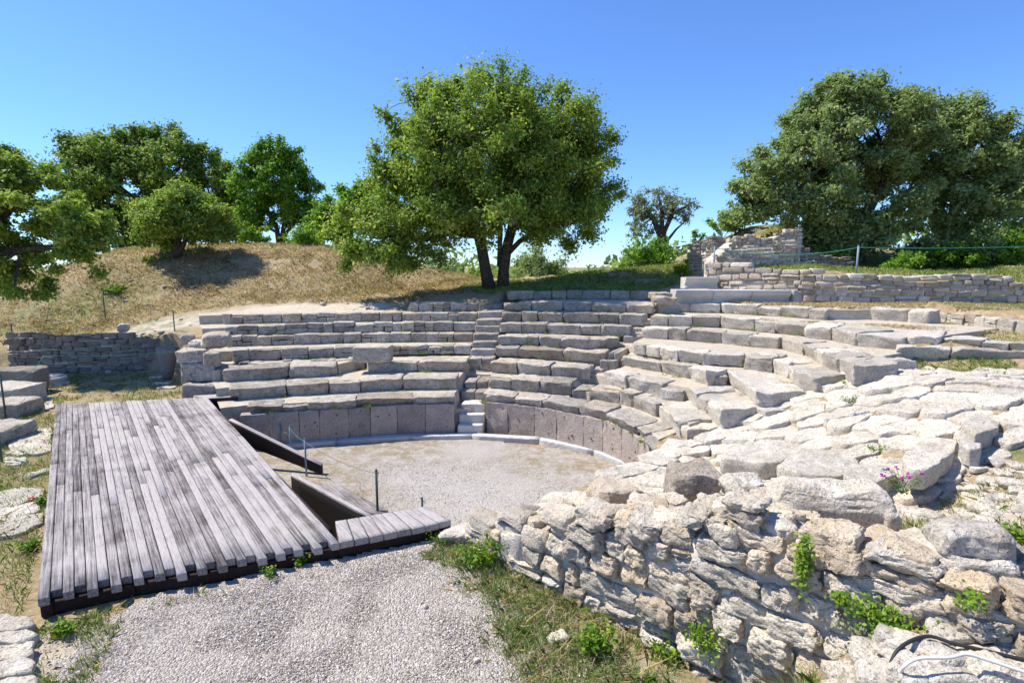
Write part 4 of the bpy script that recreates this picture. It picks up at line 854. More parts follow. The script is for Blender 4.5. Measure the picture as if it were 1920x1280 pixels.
# ------------------------------------------------------------------ boulders on and below the big wall
def boulder(u, v, z, size, rz, tilt, label, mat=LIMER, r=.5, amp=.07, tn=None, n=22, tax=0):
    """centre of the stone seen at (u, v), centre height z"""
    c = U(u, v, z); mb = MB(); c8 = box8(c, size, rz, tilt, tax); j = RS.uniform(-1, 1, (8, 3)) * np.array(size) * .16
    block(mb, c8 + j, r * min(size), amp, 2.6 / max(size) * .5, n, tn if tn is not None else RS.uniform(.5, .85), None, .05 * min(size), 12, .78, .95); return tag(mb.build('boulder', mat), label, 'boulder')
boulder(1550, 940, 2.42, (.60, .36, .22), -.15, .06, 'largest pitted white boulder capping the rubble wall', LIMEW, .8, .06, .8, 30, 1)
boulder(1376, 962, 2.32, (.26, .2, .19), -.2, .1, 'round pitted white boulder on the wall, left of the largest one', LIMEW, .9, .05, .8)
boulder(1392, 915, 2.2, (.27, .2, .15), .1, 0, 'pale boulder behind the round pitted one on the wall', LIMEW, .8, .05, .75)
boulder(1445, 945, 2.25, (.17, .16, .14), .3, 0, 'small pitted stone squeezed between the two white boulders', LIME, .8, .05, .8)
boulder(1296, 898, 1.62, (.46, .36, .2), .05, .0, 'brownish grey squared boulder behind the wall top', LIME, .45, .05, .4)
boulder(1228, 942, 1.95, (.2, .16, .1), -.3, 0, 'pale boulder with shaded left side behind the front stones', LIMER, .6, .05, .6)
boulder(1255, 962, 2.05, (.24, .18, .15), -.4, .1, 'grey boulder with a dark hollow face on the wall top', LIME, .6, .06, .6)
boulder(1340, 945, 2.12, (.2, .15, .09), .2, 0, 'flat pale stone between the grey and the round boulder', LIMER, .6, .05, .6)
boulder(1150, 925, 1.5, (.36, .3, .16), .3, .05, 'pale squared stone in the middle of the wall top', LIMER, .35, .04, .5)
boulder(1072, 966, 1.6, (.38, .28, .16), .55, .02, 'broad flat grey stone on the low end of the wall', LIMEW, .35, .035, .65)
boulder(990, 985, 1.42, (.26, .2, .22), .6, .0, 'dark pitted upright block at the low end of the wall', LIME, .35, .05, .3)
boulder(925, 985, 1.2, (.34, .26, .14), .6, .0, 'white and yellowish stone at the very end of the wall', LIMEW, .4, .04, .7)
boulder(856, 1002, 1.04, (.24, .15, .1), .1, .0, 'pale stone on the grass just beyond the end of the wall', LIMEW, .5, .03, .7)
boulder(1215, 1000, 2.12, (.2, .14, .12), -.7, .15, 'smooth grey stone jutting from the wall face below the boulders', LIME, .7, .04, .55)
boulder(1815, 1005, 2.9, (.27, .18, .09), -.25, .06, 'grey flat slab, the upper of two stacked at the right end of the wall', LIME, .5, .03, .75, 26)
boulder(1815, 1056, 2.72, (.29, .18, .10), -.2, .05, 'tan flat slab, the lower of two stacked at the right end of the wall', LIMER, .5, .03, .6, 26)
boulder(1912, 1080, 2.62, (.14, .2, .24), .1, 0, 'greenish grey stone cut by the right edge beside the stacked slabs', LIME, .8, .04, .4)
boulder(1760, 1245, 2.2, (.26, .2, .14), .2, 0, 'grey stone under the white cable at the lower right', LIMEW, .7, .04, .6)
boulder(1865, 1262, 2.22, (.24, .2, .13), -.2, 0, 'white stone under the cable in the lower right corner', LIMEW, .7, .04, .85)
boulder(1780, 1192, 2.28, (.2, .12, .08), .1, 0, 'flat pale stone above the black hose', LIMEW, .6, .03, .7)
boulder(1690, 1275, 2.1, (.16, .14, .1), .4, 0, 'half buried stone at the foot of the wall near the hose', LIMER, .7, .04, .6)
boulder(1043, 1196, .975, (.11, .07, .05), .4, 0, 'white stone lying in the grass at the foot of the wall', LIMEW, .7, .02, .9, 10)
boulder(798, 1136, .97, (.03, .03, .03), .4, 0, 'small white pebble alone on the gravel', LIMEW, .8, .006, .95, 8)
boulder(893, 1237, .965, (.035, .03, .025), .4, 0, 'small white pebble at the grass edge near the bottom', LIMEW, .8, .006, .95, 8)
_q = PD(1150, 508, 28.3); _q[2] = G1(_q[0], _q[1]) + .08
for _k, _o in enumerate([(0, 0, .22), (.55, .1, .3), (-.45, .2, .16)]):
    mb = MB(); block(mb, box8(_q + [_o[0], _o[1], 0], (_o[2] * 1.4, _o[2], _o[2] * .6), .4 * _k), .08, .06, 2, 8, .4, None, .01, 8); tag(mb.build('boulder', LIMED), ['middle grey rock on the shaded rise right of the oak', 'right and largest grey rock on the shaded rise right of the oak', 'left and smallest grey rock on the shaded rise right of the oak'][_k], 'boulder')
# scattered small stones on the bare patch at the right
rs = np.random.RandomState(9); mb = MB()
for k in range(230):
    u, v = rs.uniform(1640, 1960), rs.uniform(868, 985)
    P = UG(u, v); s = .025 + .11 * rs.rand() ** 4
    block(mb, box8((P[0], P[1], P[2] + s * .1), (s * rs.uniform(.9, 1.9), s, s * .4), rs.uniform(0, 3), rs.uniform(-.2, .2)), s * .3, s * .25, 3 / s * .3, 4, rs.uniform(.4, .9))
for k in range(260):
    P = UG(rs.uniform(1560, 1960), rs.uniform(1150, 1290), y0=1.2); s = .02 + .09 * rs.rand() ** 3
    if wall_s(P[0], P[1])[1] < .1: continue
    block(mb, box8((P[0], P[1], P[2] + s * .1), (s * rs.uniform(.9, 1.9), s, s * .5), rs.uniform(0, 3), rs.uniform(-.2, .2)), s * .3, s * .25, 3 / s * .3, 5, rs.uniform(.4, .9))
for k in range(160):
    P = PD(rs.uniform(20, 800), 500, rs.uniform(21, 30)); z = G1(P[0], P[1]); s = .03 + .09 * rs.rand() ** 4
    if P[1] < 23.2 and P[0] > -11.5: continue
    block(mb, box8((P[0], P[1], z + s * .3), (s * rs.uniform(.9, 1.6), s, s * .6), rs.uniform(0, 3), rs.uniform(-.2, .2)), s * .3, s * .25, 3 / s * .3, 3, rs.uniform(.3, .8))
tag(mb.build('stone_litter', LIMEW), 'small loose stones strewn over the bare ground', 'small stones', kind='stuff')

# ------------------------------------------------------------------ trees and shrubs
def leaves(name, mat, parent, C, Nrm, size, tn, rs, aspect=.55):
    """one mesh of bent leaf faces: centres C, facing Nrm"""
    n = len(C); a = rs.normal(size=(n, 3)); a -= (a * Nrm).sum(1, keepdims=True) * Nrm; a /= np.linalg.norm(a, axis=1, keepdims=True) + 1e-9; b = np.cross(Nrm, a)
    L = size * rs.uniform(.65, 1.35, (n, 1)); W = L * aspect * rs.uniform(.8, 1.2, (n, 1))
    V = np.stack([C - a * L * .5, C + b * W * .5 + Nrm * L * .08 - a * L * .05, C + a * L * .5 - Nrm * L * .1, C - b * W * .5 + Nrm * L * .08 - a * L * .05], 1).reshape(-1, 3)
    off = np.array(parent.location); V = V - off; Q = np.arange(4 * n, dtype=np.int32)
    me = bpy.data.meshes.new(name); me.vertices.add(4 * n); me.vertices.foreach_set('co', V.ravel().astype(np.float32)); me.loops.add(4 * n); me.loops.foreach_set('vertex_index', Q)
    me.polygons.add(n); me.polygons.foreach_set('loop_start', np.arange(0, 4 * n, 4, dtype=np.int32)); me.materials.append(mat)
    at = me.attributes.new('tint', 'FLOAT', 'POINT'); at.data.foreach_set('value', np.repeat(np.clip(tn, 0, 1), 4).astype(np.float32)); me.update(calc_edges=True)
    o = bpy.data.objects.new(name, me); COL.objects.link(o); o.parent = parent; return o
def curve(a, b, bend, k, rs):
    a, b = np.array(a), np.array(b); L = np.linalg.norm(b - a); m = rs.normal(size=3) * bend * L; m[2] = abs(m[2]) * .6
    return [a + (b - a) * t + m * math.sin(math.pi * t) for t in np.linspace(0, 1, k)]
def tree(name, label, cat, base, stems, blobs, nclump, nleaf, lsize, mat, seed, crad=.16, group=None, limb_r=.16, shell=.5, flat=.75, dens=1., gap=.0, twig=True, bark=None):
    """stems: list of (point list, radii); blobs: ellipsoids (centre, radii) that the crown fills"""
    rs = np.random.RandomState(seed); t = empty(name, base, label, cat, group); vol = np.array([b[1][0] * b[1][1] * b[1][2] for b in blobs]) ** .8; vol /= vol.sum(); cl = []; tr_ = 0
    mr = max(max(b[1]) for b in blobs)
    while len(cl) < nclump and tr_ < nclump * 30:
        tr_ += 1; c, r = blobs[rs.choice(len(blobs), p=vol)]; d = rs.normal(size=3); d /= np.linalg.norm(d); rad = rs.uniform(shell, 1.0) ** .8
        p = np.array(c) + d * np.array(r) * rad
        inside = [(((p - np.array(c2)) / np.array(r2)) ** 2).sum() ** .5 for c2, r2 in blobs]
        if min(inside) < shell * .9: continue
        if p[2] < base[2] + .15: continue
        cl.append((p, d * .8 + np.array([0, 0, .4])))
    mb = MB(); tips = []
    for pts, rad in stems: tube(mb, pts, rad, 9, .5); tips.append((np.array(pts[-1]), rad[-1])); 
    limbs = []
    allp = [np.array(p) for pts, rad in stems for p in pts[len(pts) // 2:]]
    k = max(5, nclump // 9); order = rs.permutation(len(cl))[:k]
    for i in order:
        tgt = cl[i][0]; sp = min(allp, key=lambda q: np.linalg.norm(q - tgt) + rs.rand() * .5); c = curve(sp, sp + (tgt - sp) * .88, .09, 7, rs); r0 = limb_r * rs.uniform(.6, 1.1)
        tube(mb, c, list(np.linspace(r0, r0 * .22, 7)), 5, .5, False); limbs += c[2:]
    limbs = np.array(limbs)
    if twig:
        for p, _ in cl:
            q = limbs[np.argmin(np.linalg.norm(limbs - p, axis=1))]; r0 = limb_r * .16
            if np.linalg.norm(p - q) > .15: tube(mb, curve(q, p, .12, 4, rs), [r0, r0 * .8, r0 * .6, r0 * .35], 4, .5, False)
    mb.build('trunk', bark or BARK, t)
    C, Nn, Tn = [], [], []
    for (p, o) in cl:
        n = int(nleaf * rs.uniform(.6, 1.3)); cr = mr * crad * rs.uniform(.65, 1.3); d = rs.normal(size=(n, 3)); d /= np.linalg.norm(d, axis=1, keepdims=True)
        rr = cr * np.minimum(np.abs(rs.normal(0, .62, (n, 1))) + .1, 1.1); oo = o / np.linalg.norm(o); q = p + d * rr * np.array([1, 1, flat]) + oo * np.clip(rs.normal(0, .3, (n, 1)), -.5, .5) * cr; nn = d * .55 + o * .4 + rs.normal(size=(n, 3)) * .55 + np.array([0, 0, .35]); nn /= np.linalg.norm(nn, axis=1, keepdims=True)
        k = q[:, 2] > base[2] + .05; ct = rs.uniform(.2, .65)
        C.append(q[k]); Nn.append(nn[k]); Tn.append((ct + rs.normal(size=n) * .16 + (rs.rand(n) < .15) * .35)[k])
    leaves('crown', mat, t, np.concatenate(C), np.concatenate(Nn), lsize, np.concatenate(Tn), rs); return t
def B(u, v, y, ru, rv, ry=None):
    """crown lobe seen centred at (u, v), y metres off, with half sizes in photo pixels"""
    c = PD(u, v, y); return (c, (ru * y / F, ry if ry else ru * y / F * .9, rv * y / F))
def gz(u, y, dz=0.):
    P = PD(u, 520, y); P[2] = G1(P[0], P[1]) + dz; return P
# the large oak in the middle
b0 = gz(932, 27, -.1); P_ = lambda u, v, y: PD(u, v, y)
tree('oak_tree', 'large twin trunked oak standing above the middle of the seats', 'tree', b0,
     [([P_(918, 546, 27), P_(910, 505, 26.9), P_(903, 465, 26.8), P_(893, 430, 26.6), P_(868, 395, 26.2), P_(830, 340, 26)], [.36, .29, .27, .23, .18, .1]),
      ([P_(942, 546, 27), P_(944, 505, 27.1), P_(951, 460, 27.2), P_(962, 420, 27.3), P_(985, 375, 27.3), P_(1010, 300, 27)], [.34, .28, .26, .24, .19, .09]),
      ([P_(948, 480, 27.1), P_(975, 452, 27.4), P_(1020, 430, 27.8), P_(1080, 400, 28)], [.14, .13, .11, .07]),
      ([P_(903, 462, 26.8), P_(895, 443, 26.6), P_(850, 436, 26.2), P_(790, 452, 25.6), P_(730, 440, 25.4)], [.18, .16, .13, .1, .06]),
      ([P_(935, 500, 27.1), P_(938, 440, 27), P_(930, 380, 27), P_(925, 280, 27)], [.1, .13, .12, .07])],
     [B(930, 285, 27, 182, 132), B(870, 310, 26, 178, 132), B(1010, 310, 27.5, 150, 132), B(1050, 380, 27.5, 115, 95), B(820, 390, 26, 130, 95), B(722, 440, 25.3, 108, 90), B(905, 215, 27, 120, 72), B(1075, 235, 27.5, 60, 75), B(1120, 440, 27.3, 48, 58), B(950, 400, 25.6, 170, 40), B(665, 455, 25.3, 50, 60), B(790, 230, 26.5, 70, 80), B(745, 320, 26.2, 60, 70), B(1110, 320, 27.4, 50, 80)],
     700, 300, .165, LF_OAK, 21, .135, limb_r=.12, shell=.3)
# trees on the left
b = gz(-170, 20.5, -.1)
tree('oak_tree', 'leafy oak reaching into the picture from the left edge', 'tree', b,
     [([b, P_(-160, 560, 20.4), P_(-110, 480, 20.2), P_(-10, 420, 20)], [.3, .26, .22, .15]), ([P_(-120, 500, 20.2), P_(-30, 480, 20.1), P_(40, 468, 20), P_(120, 462, 19.8), P_(180, 470, 19.6)], [.18, .16, .13, .1, .05]), ([P_(-100, 470, 20.2), P_(15, 400, 20), P_(10, 330, 20)], [.16, .12, .06])],
     [B(40, 370, 20, 110, 88), B(130, 440, 19.6, 80, 60), B(-20, 330, 20.5, 95, 75), B(20, 510, 20, 88, 62), B(170, 490, 19.5, 40, 28), B(-60, 450, 20, 100, 100)], 230, 260, .16, LF_OAK, 22, .17, limb_r=.09, shell=.35)
b = gz(235, 42)
tree('oak_tree', 'dark broad oak behind the grassy mound on the left', 'tree', b, [([b, P_(240, 430, 42), P_(250, 370, 42)], [.5, .42, .25]), ([P_(245, 410, 42), P_(300, 350, 42), P_(340, 310, 42)], [.3, .22, .1])],
     [B(240, 350, 42, 115, 82), B(310, 310, 42, 90, 72), B(190, 290, 42, 65, 42), B(220, 430, 42, 100, 45), B(390, 360, 43, 60, 80), B(155, 340, 42, 50, 75), B(250, 270, 42, 60, 36)], 340, 240, .27, LF_DARK, 23, .16, limb_r=.16, shell=.45)
b = gz(405, 46)
tree('oak_tree', 'dark oak rising between the broad dark oak and the bright green tree', 'tree', b, [([b, P_(400, 430, 46), P_(395, 370, 46)], [.4, .3, .2])], [B(410, 370, 46, 50, 70), B(440, 420, 46, 40, 50)], 100, 200, .27, LF_DARK, 33, .22, limb_r=.14)
b = gz(333, 30, -.1)
tree('small_oak', 'small round oak on the mound casting a shadow on the dry slope', 'tree', b, [([b, P_(334, 470, 30), P_(326, 440, 30), P_(300, 410, 30)], [.19, .16, .12, .07]), ([b, P_(340, 468, 30), P_(352, 440, 30), P_(380, 410, 30)], [.16, .14, .1, .06]), ([b, P_(336, 455, 30), P_(342, 400, 30)], [.12, .1, .05])],
     [B(340, 405, 30, 88, 48), B(300, 425, 30, 50, 35), B(385, 425, 30, 50, 35), B(345, 378, 30, 50, 30)], 170, 230, .17, LF_OAK, 24, .2, limb_r=.06, shell=.4)
b = gz(527, 40)
tree('ash_tree', 'bright green many stemmed tree with visible fine branches behind the mound', 'tree', b, [([b, P_(520, 430, 40), P_(495, 380, 40), P_(470, 320, 40)], [.2, .16, .12, .05]), ([b, P_(532, 425, 40), P_(545, 370, 40), P_(550, 300, 40)], [.2, .16, .12, .05]), ([b, P_(538, 435, 40), P_(570, 400, 40), P_(585, 350, 40)], [.16, .13, .1, .05]), ([b, P_(518, 435, 40), P_(480, 415, 40), P_(460, 390, 40)], [.14, .12, .08, .05])],
     [B(515, 330, 40, 66, 62), B(560, 355, 40, 48, 55), B(475, 355, 40, 45, 55), B(520, 295, 40, 45, 36), B(580, 410, 40, 38, 36), B(462, 405, 40, 34, 30), B(520, 400, 40, 50, 26)], 250, 150, .22, LF_BRI, 25, .2, limb_r=.07, shell=.3)
b = gz(640, 37)
tree('ash_tree', 'yellow green leafy tree partly hidden behind the left side of the large oak', 'tree', b, [([b, P_(640, 430, 37), P_(635, 390, 37)], [.2, .15, .08])], [B(650, 400, 37, 60, 45), B(610, 425, 37, 35, 35), B(700, 380, 38, 45, 45)], 130, 200, .21, LF_BRI, 26, .22, limb_r=.07)
def bush(u, v, y, ru, rv, mat, label, seed, n=24, nl=110, ls=.16, name='shrub', cat='shrub', sub=None):
    c = PD(u, v, y); g = G1(c[0], c[1]); base = np.array([c[0], c[1], min(g, c[2] - rv * y / F * .8)]); lobes = sub or [B(u, v, y, ru, rv), B(u - ru * .5, v + rv * .2, y, ru * .5, rv * .7), B(u + ru * .5, v + rv * .25, y, ru * .5, rv * .7)]
    return tree(name, label, cat, base, [([base, base + [0, 0, rv * y / F * .6]], [.05, .03])], lobes, n, nl, ls, mat, seed, .3, limb_r=.03, shell=.2)
bush(478, 440, 36, 32, 22, LF_BRI, 'low bright bush left of the many stemmed tree', 40)
bush(575, 445, 35, 45, 20, LF_BRI, 'low green bush on the mound crest below the many stemmed tree', 41)
bush(825, 515, 44, 50, 26, LF_GREY, 'pale green distant bush seen under the left side of the large oak', 42, 30, 120, .22)
bush(880, 525, 40, 38, 18, LF_OAK, 'small green bush just left of the twin trunks', 43, 20, 100, .2)
bush(1010, 500, 40, 58, 38, LF_GREY, 'large grey green bush seen under the right side of the large oak', 44, 46, 150, .22)
bush(975, 525, 36, 30, 22, LF_GREY, 'round bush directly right of the twin trunks', 45, 20, 110, .18)
bush(1215, 480, 33, 52, 34, LF_BRI, 'airy bright green shrub left of the ruined wall', 46, 44, 90, .18)
bush(1278, 503, 25.5, 15, 19, LF_PLT, 'small upright green plant beside the marble cornice', 47, 16, 70, .11)
bush(1190, 505, 34, 35, 18, LF_GREY, 'low grey shrub behind the shaded bank', 48, 20, 100, .16)
bush(1355, 418, 38, 25, 18, LF_BRI, 'small green bush on the skyline left of the mound', 49, 16, 80, .2)
bush(1308, 440, 42, 14, 16, LF_BRI, 'tiny bush on the skyline between the gnarled tree and the ruin', 50, 10, 70, .2)
b = gz(1240, 52)
tree('gnarled_tree', 'sparse grey gnarled tree with bare branches on the skyline', 'tree', b, [([b, P_(1238, 440, 52), P_(1225, 410, 52), P_(1190, 385, 52)], [.4, .34, .25, .1]), ([b, P_(1245, 435, 52), P_(1262, 400, 52), P_(1300, 380, 52)], [.3, .25, .18, .07]), ([P_(1240, 440, 52), P_(1242, 400, 52), P_(1235, 365, 52)], [.28, .2, .08]), ([b, P_(1252, 450, 52), P_(1268, 430, 52), P_(1285, 415, 52)], [.2, .16, .1, .05])],
     [B(1235, 385, 52, 55, 32), B(1195, 400, 52, 28, 30), B(1290, 395, 52, 24, 22), B(1200, 435, 52, 28, 15)], 170, 34, .24, LF_OLV, 27, .17, limb_r=.11, shell=.35)
# the big oaks on the right
b = gz(1600, 30, -.1)
tree('oak_tree', 'huge dense grey green oak on the right behind the rope fence', 'tree', b, [([b, P_(1598, 460, 30), P_(1590, 400, 30), P_(1560, 340, 30)], [.55, .45, .35, .2]), ([P_(1600, 470, 30), P_(1625, 400, 30), P_(1660, 330, 30)], [.4, .3, .15]), ([P_(1592, 430, 30), P_(1540, 390, 29.5), P_(1480, 370, 29)], [.25, .2, .1])],
     [B(1590, 265, 30, 130, 110), B(1500, 320, 29.5, 105, 75), B(1660, 240, 30.5, 90, 80), B(1440, 365, 29.5, 62, 50), B(1560, 400, 29, 90, 65), B(1640, 380, 29.5, 100, 75), B(1555, 215, 30, 80, 55), B(1400, 395, 30, 35, 28), B(1600, 440, 29, 85, 45)], 520, 280, .19, LF_GREY, 28, .145, limb_r=.14, shell=.45)
b = gz(1790, 32, -.1)
tree('oak_tree', 'second dense oak on the right, merging with the huge one', 'tree', b, [([b, P_(1788, 450, 32), P_(1790, 390, 32), P_(1800, 320, 32)], [.4, .35, .28, .15])],
     [B(1790, 300, 32, 110, 95), B(1845, 310, 32, 75, 75), B(1800, 390, 31, 105, 60), B(1730, 290, 32, 70, 70), B(1780, 225, 32, 45, 35), B(1870, 370, 31.5, 45, 45)], 340, 260, .2, LF_GREY, 29, .16, limb_r=.13, shell=.45)
b = gz(1935, 36)
tree('oak_tree', 'darker oak cut by the right edge of the picture', 'tree', b, [([b, P_(1930, 420, 36), P_(1925, 360, 36)], [.3, .26, .15])], [B(1930, 350, 36, 60, 85), B(1915, 290, 36, 30, 40), B(1960, 400, 36, 60, 60)], 80, 200, .22, LF_DARK, 30, .2, limb_r=.1)
bush(1740, 470, 28, 50, 30, LF_GREY, 'leafy shrub at the foot of the second oak on the right', 51, 40, 120, .15)
bush(1790, 478, 27, 50, 26, LF_PLT, 'pale green shrub in the middle of the shrubs on the right', 52, 36, 110, .15)
bush(1850, 460, 27.5, 45, 42, LF_GREY, 'taller shrub on the right behind the rope', 53, 46, 120, .15)
bush(1905, 465, 27, 45, 46, LF_BRI, 'bright shrub at the right edge behind the rope', 54, 46, 120, .15)
bush(1700, 490, 25.5, 40, 16, LF_BRI, 'low fresh green bush right of the tall rope post', 55, 22, 90, .13)
bush(1560, 480, 28, 40, 22, LF_DARK, 'dark bush in the shade of the huge oak', 56, 24, 110, .15)
bush(1380, 405, 33, 30, 30, LF_GREY, 'dark shrub leaning over the mound at the left of the huge oak', 57, 26, 120, .17)
bush(212, 545, 26.5, 26, 14, LF_PLT, 'fresh green creeper behind the thin post on the slope', 58, 16, 70, .11)
bush(290, 490, 29.5, 22, 14, LF_OAK, 'small green bush left of the little oak trunk', 59, 14, 70, .12)
# distant woods that close the horizon
rs = np.random.RandomState(77); Cc = []
for k in range(420):
    an = rs.uniform(-1.0, 1.05); D_ = rs.uniform(52, 130); x, y = math.sin(an) * D_, math.cos(an) * D_; z = G1(x, y); h = rs.uniform(2.6, 4.6) + D_ * .012
    n = 110; d = rs.normal(size=(n, 3)); d /= np.linalg.norm(d, axis=1, keepdims=True); Cc.append(np.array([x, y, z + h * .5]) + d * np.array([h * .9, h * .9, h * .5]) * rs.uniform(.5, 1, (n, 1)))
Cc = np.concatenate(Cc); nn = rs.normal(size=Cc.shape) * .6 + np.array([0, 0, .8]); nn /= np.linalg.norm(nn, axis=1, keepdims=True)
e = empty('woodland', (0, 100, -1.5), 'far low belt of trees beyond the ruins', 'woods'); o = leaves('woodland', LF_GREY, e, Cc, nn, .9, rs.uniform(.1, .7, len(Cc)), rs)
o.parent = None; o.location = e.location; tag(o, 'far low belt of trees beyond the ruins', 'woods', kind='stuff'); bpy.data.objects.remove(e); o.name = 'woodland'

# ------------------------------------------------------------------ grass
def blades(name, pts, hgt, wid, mat, tn, rs, label, cat, lean=.5, kind='stuff'):
    n = len(pts); an = rs.uniform(0, 6.283, n); h = hgt * rs.uniform(.5, 1.4, n); w = wid * rs.uniform(.7, 1.3, n); sd = np.stack([np.cos(an), np.sin(an), an * 0], 1); ln = rs.normal(size=(n, 3)) * lean; ln[:, 2] = 0
    up = np.array([0, 0, 1.]); b = np.asarray(pts); mid = b + up * (h * .55)[:, None] + ln * (h * .35)[:, None]; tip = b + up * (h * rs.uniform(.7, 1, n))[:, None] + ln * (h * 1.0)[:, None]
    V = np.stack([b - sd * w[:, None], b + sd * w[:, None], mid + sd * w[:, None] * .7, tip, mid - sd * w[:, None] * .7], 1).reshape(-1, 3); off = np.array([V[:, 0].mean(), V[:, 1].mean(), V[:, 2].min()])
    me = bpy.data.meshes.new(name); me.vertices.add(5 * n); me.vertices.foreach_set('co', (V - off).ravel().astype(np.float32)); me.loops.add(5 * n); me.loops.foreach_set('vertex_index', np.arange(5 * n, dtype=np.int32))
    me.polygons.add(n); me.polygons.foreach_set('loop_start', np.arange(0, 5 * n, 5, dtype=np.int32)); me.materials.append(mat); at = me.attributes.new('tint', 'FLOAT', 'POINT'); at.data.foreach_set('value', np.repeat(np.clip(tn, 0, 1), 5).astype(np.float32)); me.update(calc_edges=True)
    o = bpy.data.objects.new(name, me); COL.objects.link(o); o.location = tuple(off); return tag(o, label, cat, kind=kind)
def scatter(n, poly, rs, mask=None, msc=1.5, thr=.0, seed=0):
    p = np.array(poly); x = rs.uniform(p[:, 0].min(), p[:, 0].max(), n); y = rs.uniform(p[:, 1].min(), p[:, 1].max(), n); k = in_poly(x, y, poly); x, y = x[k], y[k]
    if mask is not None: k = fbm2(x, y, msc, 3, seed) + rs.normal(size=len(x)) * .15 > thr; x, y = x[k], y[k]
    return np.stack([x, y, G(x, y) - .01], 1)
rs = np.random.RandomState(5)
MP = [PD(u, 500, y)[:2] for u, y in [(-80, 22), (60, 21.6), (240, 22.6), (330, 24), (480, 24.4), (620, 24.6), (780, 25), (890, 25.6), (905, 34), (800, 40), (640, 42), (480, 36), (250, 36), (60, 36), (-120, 30)]]
p1 = scatter(105000, MP, rs, 1, .8, -.35, 3); blades('dry_grass', p1, .12, .016, DRY_M, rs.normal(.5, .22, len(p1)), rs, 'dry straw grass covering the mound slope', 'dry grass', 1.1)
p1 = scatter(60000, MP, rs, 1, 1.1, .28, 50); blades('dry_scrub', p1, .2, .014, DRY_M, rs.normal(.15, .15, len(p1)), rs, 'darker taller clumps of dead grass on the mound slope', 'dry grass', .9)
p1 = scatter(16000, MP, rs, 1, .55, .38, 30); blades('slope_grass', p1, .13, .02, GRASS_M, rs.uniform(.2, .8, len(p1)), rs, 'scattered green tufts among the straw on the mound', 'grass', .8)
UPG = [(8.6, 24), (12, 22.8), (17, 21), (23, 20.9), (27, 21), (28, 30), (16, 33), (12, 29)]
p1 = scatter(52000, UPG, rs, 1, .7, -.5, 4); blades('lawn_grass', p1, .13, .014, GRASS_M, rs.uniform(.1, 1, len(p1)), rs, 'green grass strip behind the long upper wall and on the ruin mound', 'grass', .6)
BKG = [(-1.2, 24.6), (7, 24.6), (9, 27), (12, 31), (4, 31), (-3, 29.5)]
p1 = scatter(26000, BKG, rs, 1, .7, -.4, 6); blades('bank_grass', p1, .16, .015, GRASS_M, rs.uniform(.2, 1, len(p1)), rs, 'shaded grass on the bank around the large oak', 'grass', .7)
TG = [(9, 19.6), (11, 18.8), (14, 17.8), (24, 16), (24, 20), (11, 20.6), (8.5, 22.2)]
p1 = scatter(52000, TG, rs, 1, 1., -.3, 8); blades('terrace_grass', p1, .08, .012, DRY_M, rs.uniform(.2, 1, len(p1)), rs, 'dry grass strip between the top seats and the long upper wall', 'dry grass', .9)
# near grass at the foot of the wall, beside the deck and in the corners
def near(name, poly, n, h, thr, seed, label, dry=.45, w=.005, msc=2.2):
    p1 = scatter(n, poly, rs, 1, msc, thr, seed); k = rs.rand(len(p1)) < dry; t_ = np.where(k, rs.uniform(.75, 1, len(p1)), rs.uniform(.0, .6, len(p1)))
    if k.any(): blades(name, p1[~k], h, w, GRASS_M, t_[~k], rs, label, 'grass', .45); blades('dry_' + name, p1[k], h * .8, w * .8, DRY_M, rs.uniform(.2, 1, k.sum()), rs, 'dry stalks: ' + label, 'dry grass', 1.0)
FW = [tuple(WO + WD * .2 + WN * .02), tuple(WO + WD * 4.7 + WN * .05), tuple(WO + WD * 5.0 + WN * 1.0), (1.0, 2.6), (.15, 3.6), (.0, 4.6), (-.1, 5.4), (-.5, 6.6), (-1.3, 7.0), (-1.0, 7.5)]
near('wall_foot_grass', FW, 52000, .15, -.3, 11, 'thin green and straw grass between the gravel and the rubble wall', .42, .0045)
near('deck_grass', [(-6.1, 5.0), (-5.4, 5.5), (-4.4, 6.0), (-2.4, 6.75), (-1.0, 7.35), (-.95, 7.2), (-2.2, 6.65), (-4.4, 5.8), (-5.2, 5.3), (-5.8, 4.6)], 9000, .11, -.05, 12, 'weeds along the front edge of the deck', .5, msc=3.5)
near('corner_grass', [(-6.6, 5.0), (-5.6, 5.5), (-4.6, 6.0), (-4.4, 5.4), (-4.1, 4.6), (-3.7, 3.8), (-5.0, 3.6), (-5.8, 4.3)], 17000, .11, -.1, 13, 'green grass at the bottom left between slabs and gravel', .35)
near('left_grass', [(-6.9, 4.6), (-5.4, 5.3), (-8.25, 9.0), (-12.5, 14.2), (-15, 15.8), (-15, 13), (-11.2, 8.5), (-8.4, 6)], 70000, .13, -.45, 14, 'grass with weeds between the paving slabs and the left side of the deck', .4)
near('shade_grass', [(-19, 19.8), (-14, 19.9), (-11.3, 18.2), (-9.4, 16.1), (-12.8, 15), (-17, 16)], 22000, .12, .0, 15, 'patchy grass on the shaded ground behind the deck', .5, .008)
near('rim_grass', [(5.4, 7.1), (6.8, 7.5), (8.4, 7.9), (10, 8.3), (10, 6.8), (7.5, 5.6), (5.8, 4.6), (4.6, 4.4), (4.2, 5.0), (4.2, 6.6), (3.6, 8.2)], 34000, .11, .0, 16, 'tufts of grass on the stony ground beside the pavement', .6)
near('orchestra_grass', [tuple(TH0 + 9.0 * np.array([math.cos(math.radians(a)), math.sin(math.radians(a))])) for a in range(46, 116, 5)] + [tuple(TH0 + 8.2 * np.array([math.cos(math.radians(a)), math.sin(math.radians(a))])) for a in range(115, 45, -5)], 14000, .035, -.1, 17, 'short straw grass around the edge of the orchestra floor', .8)
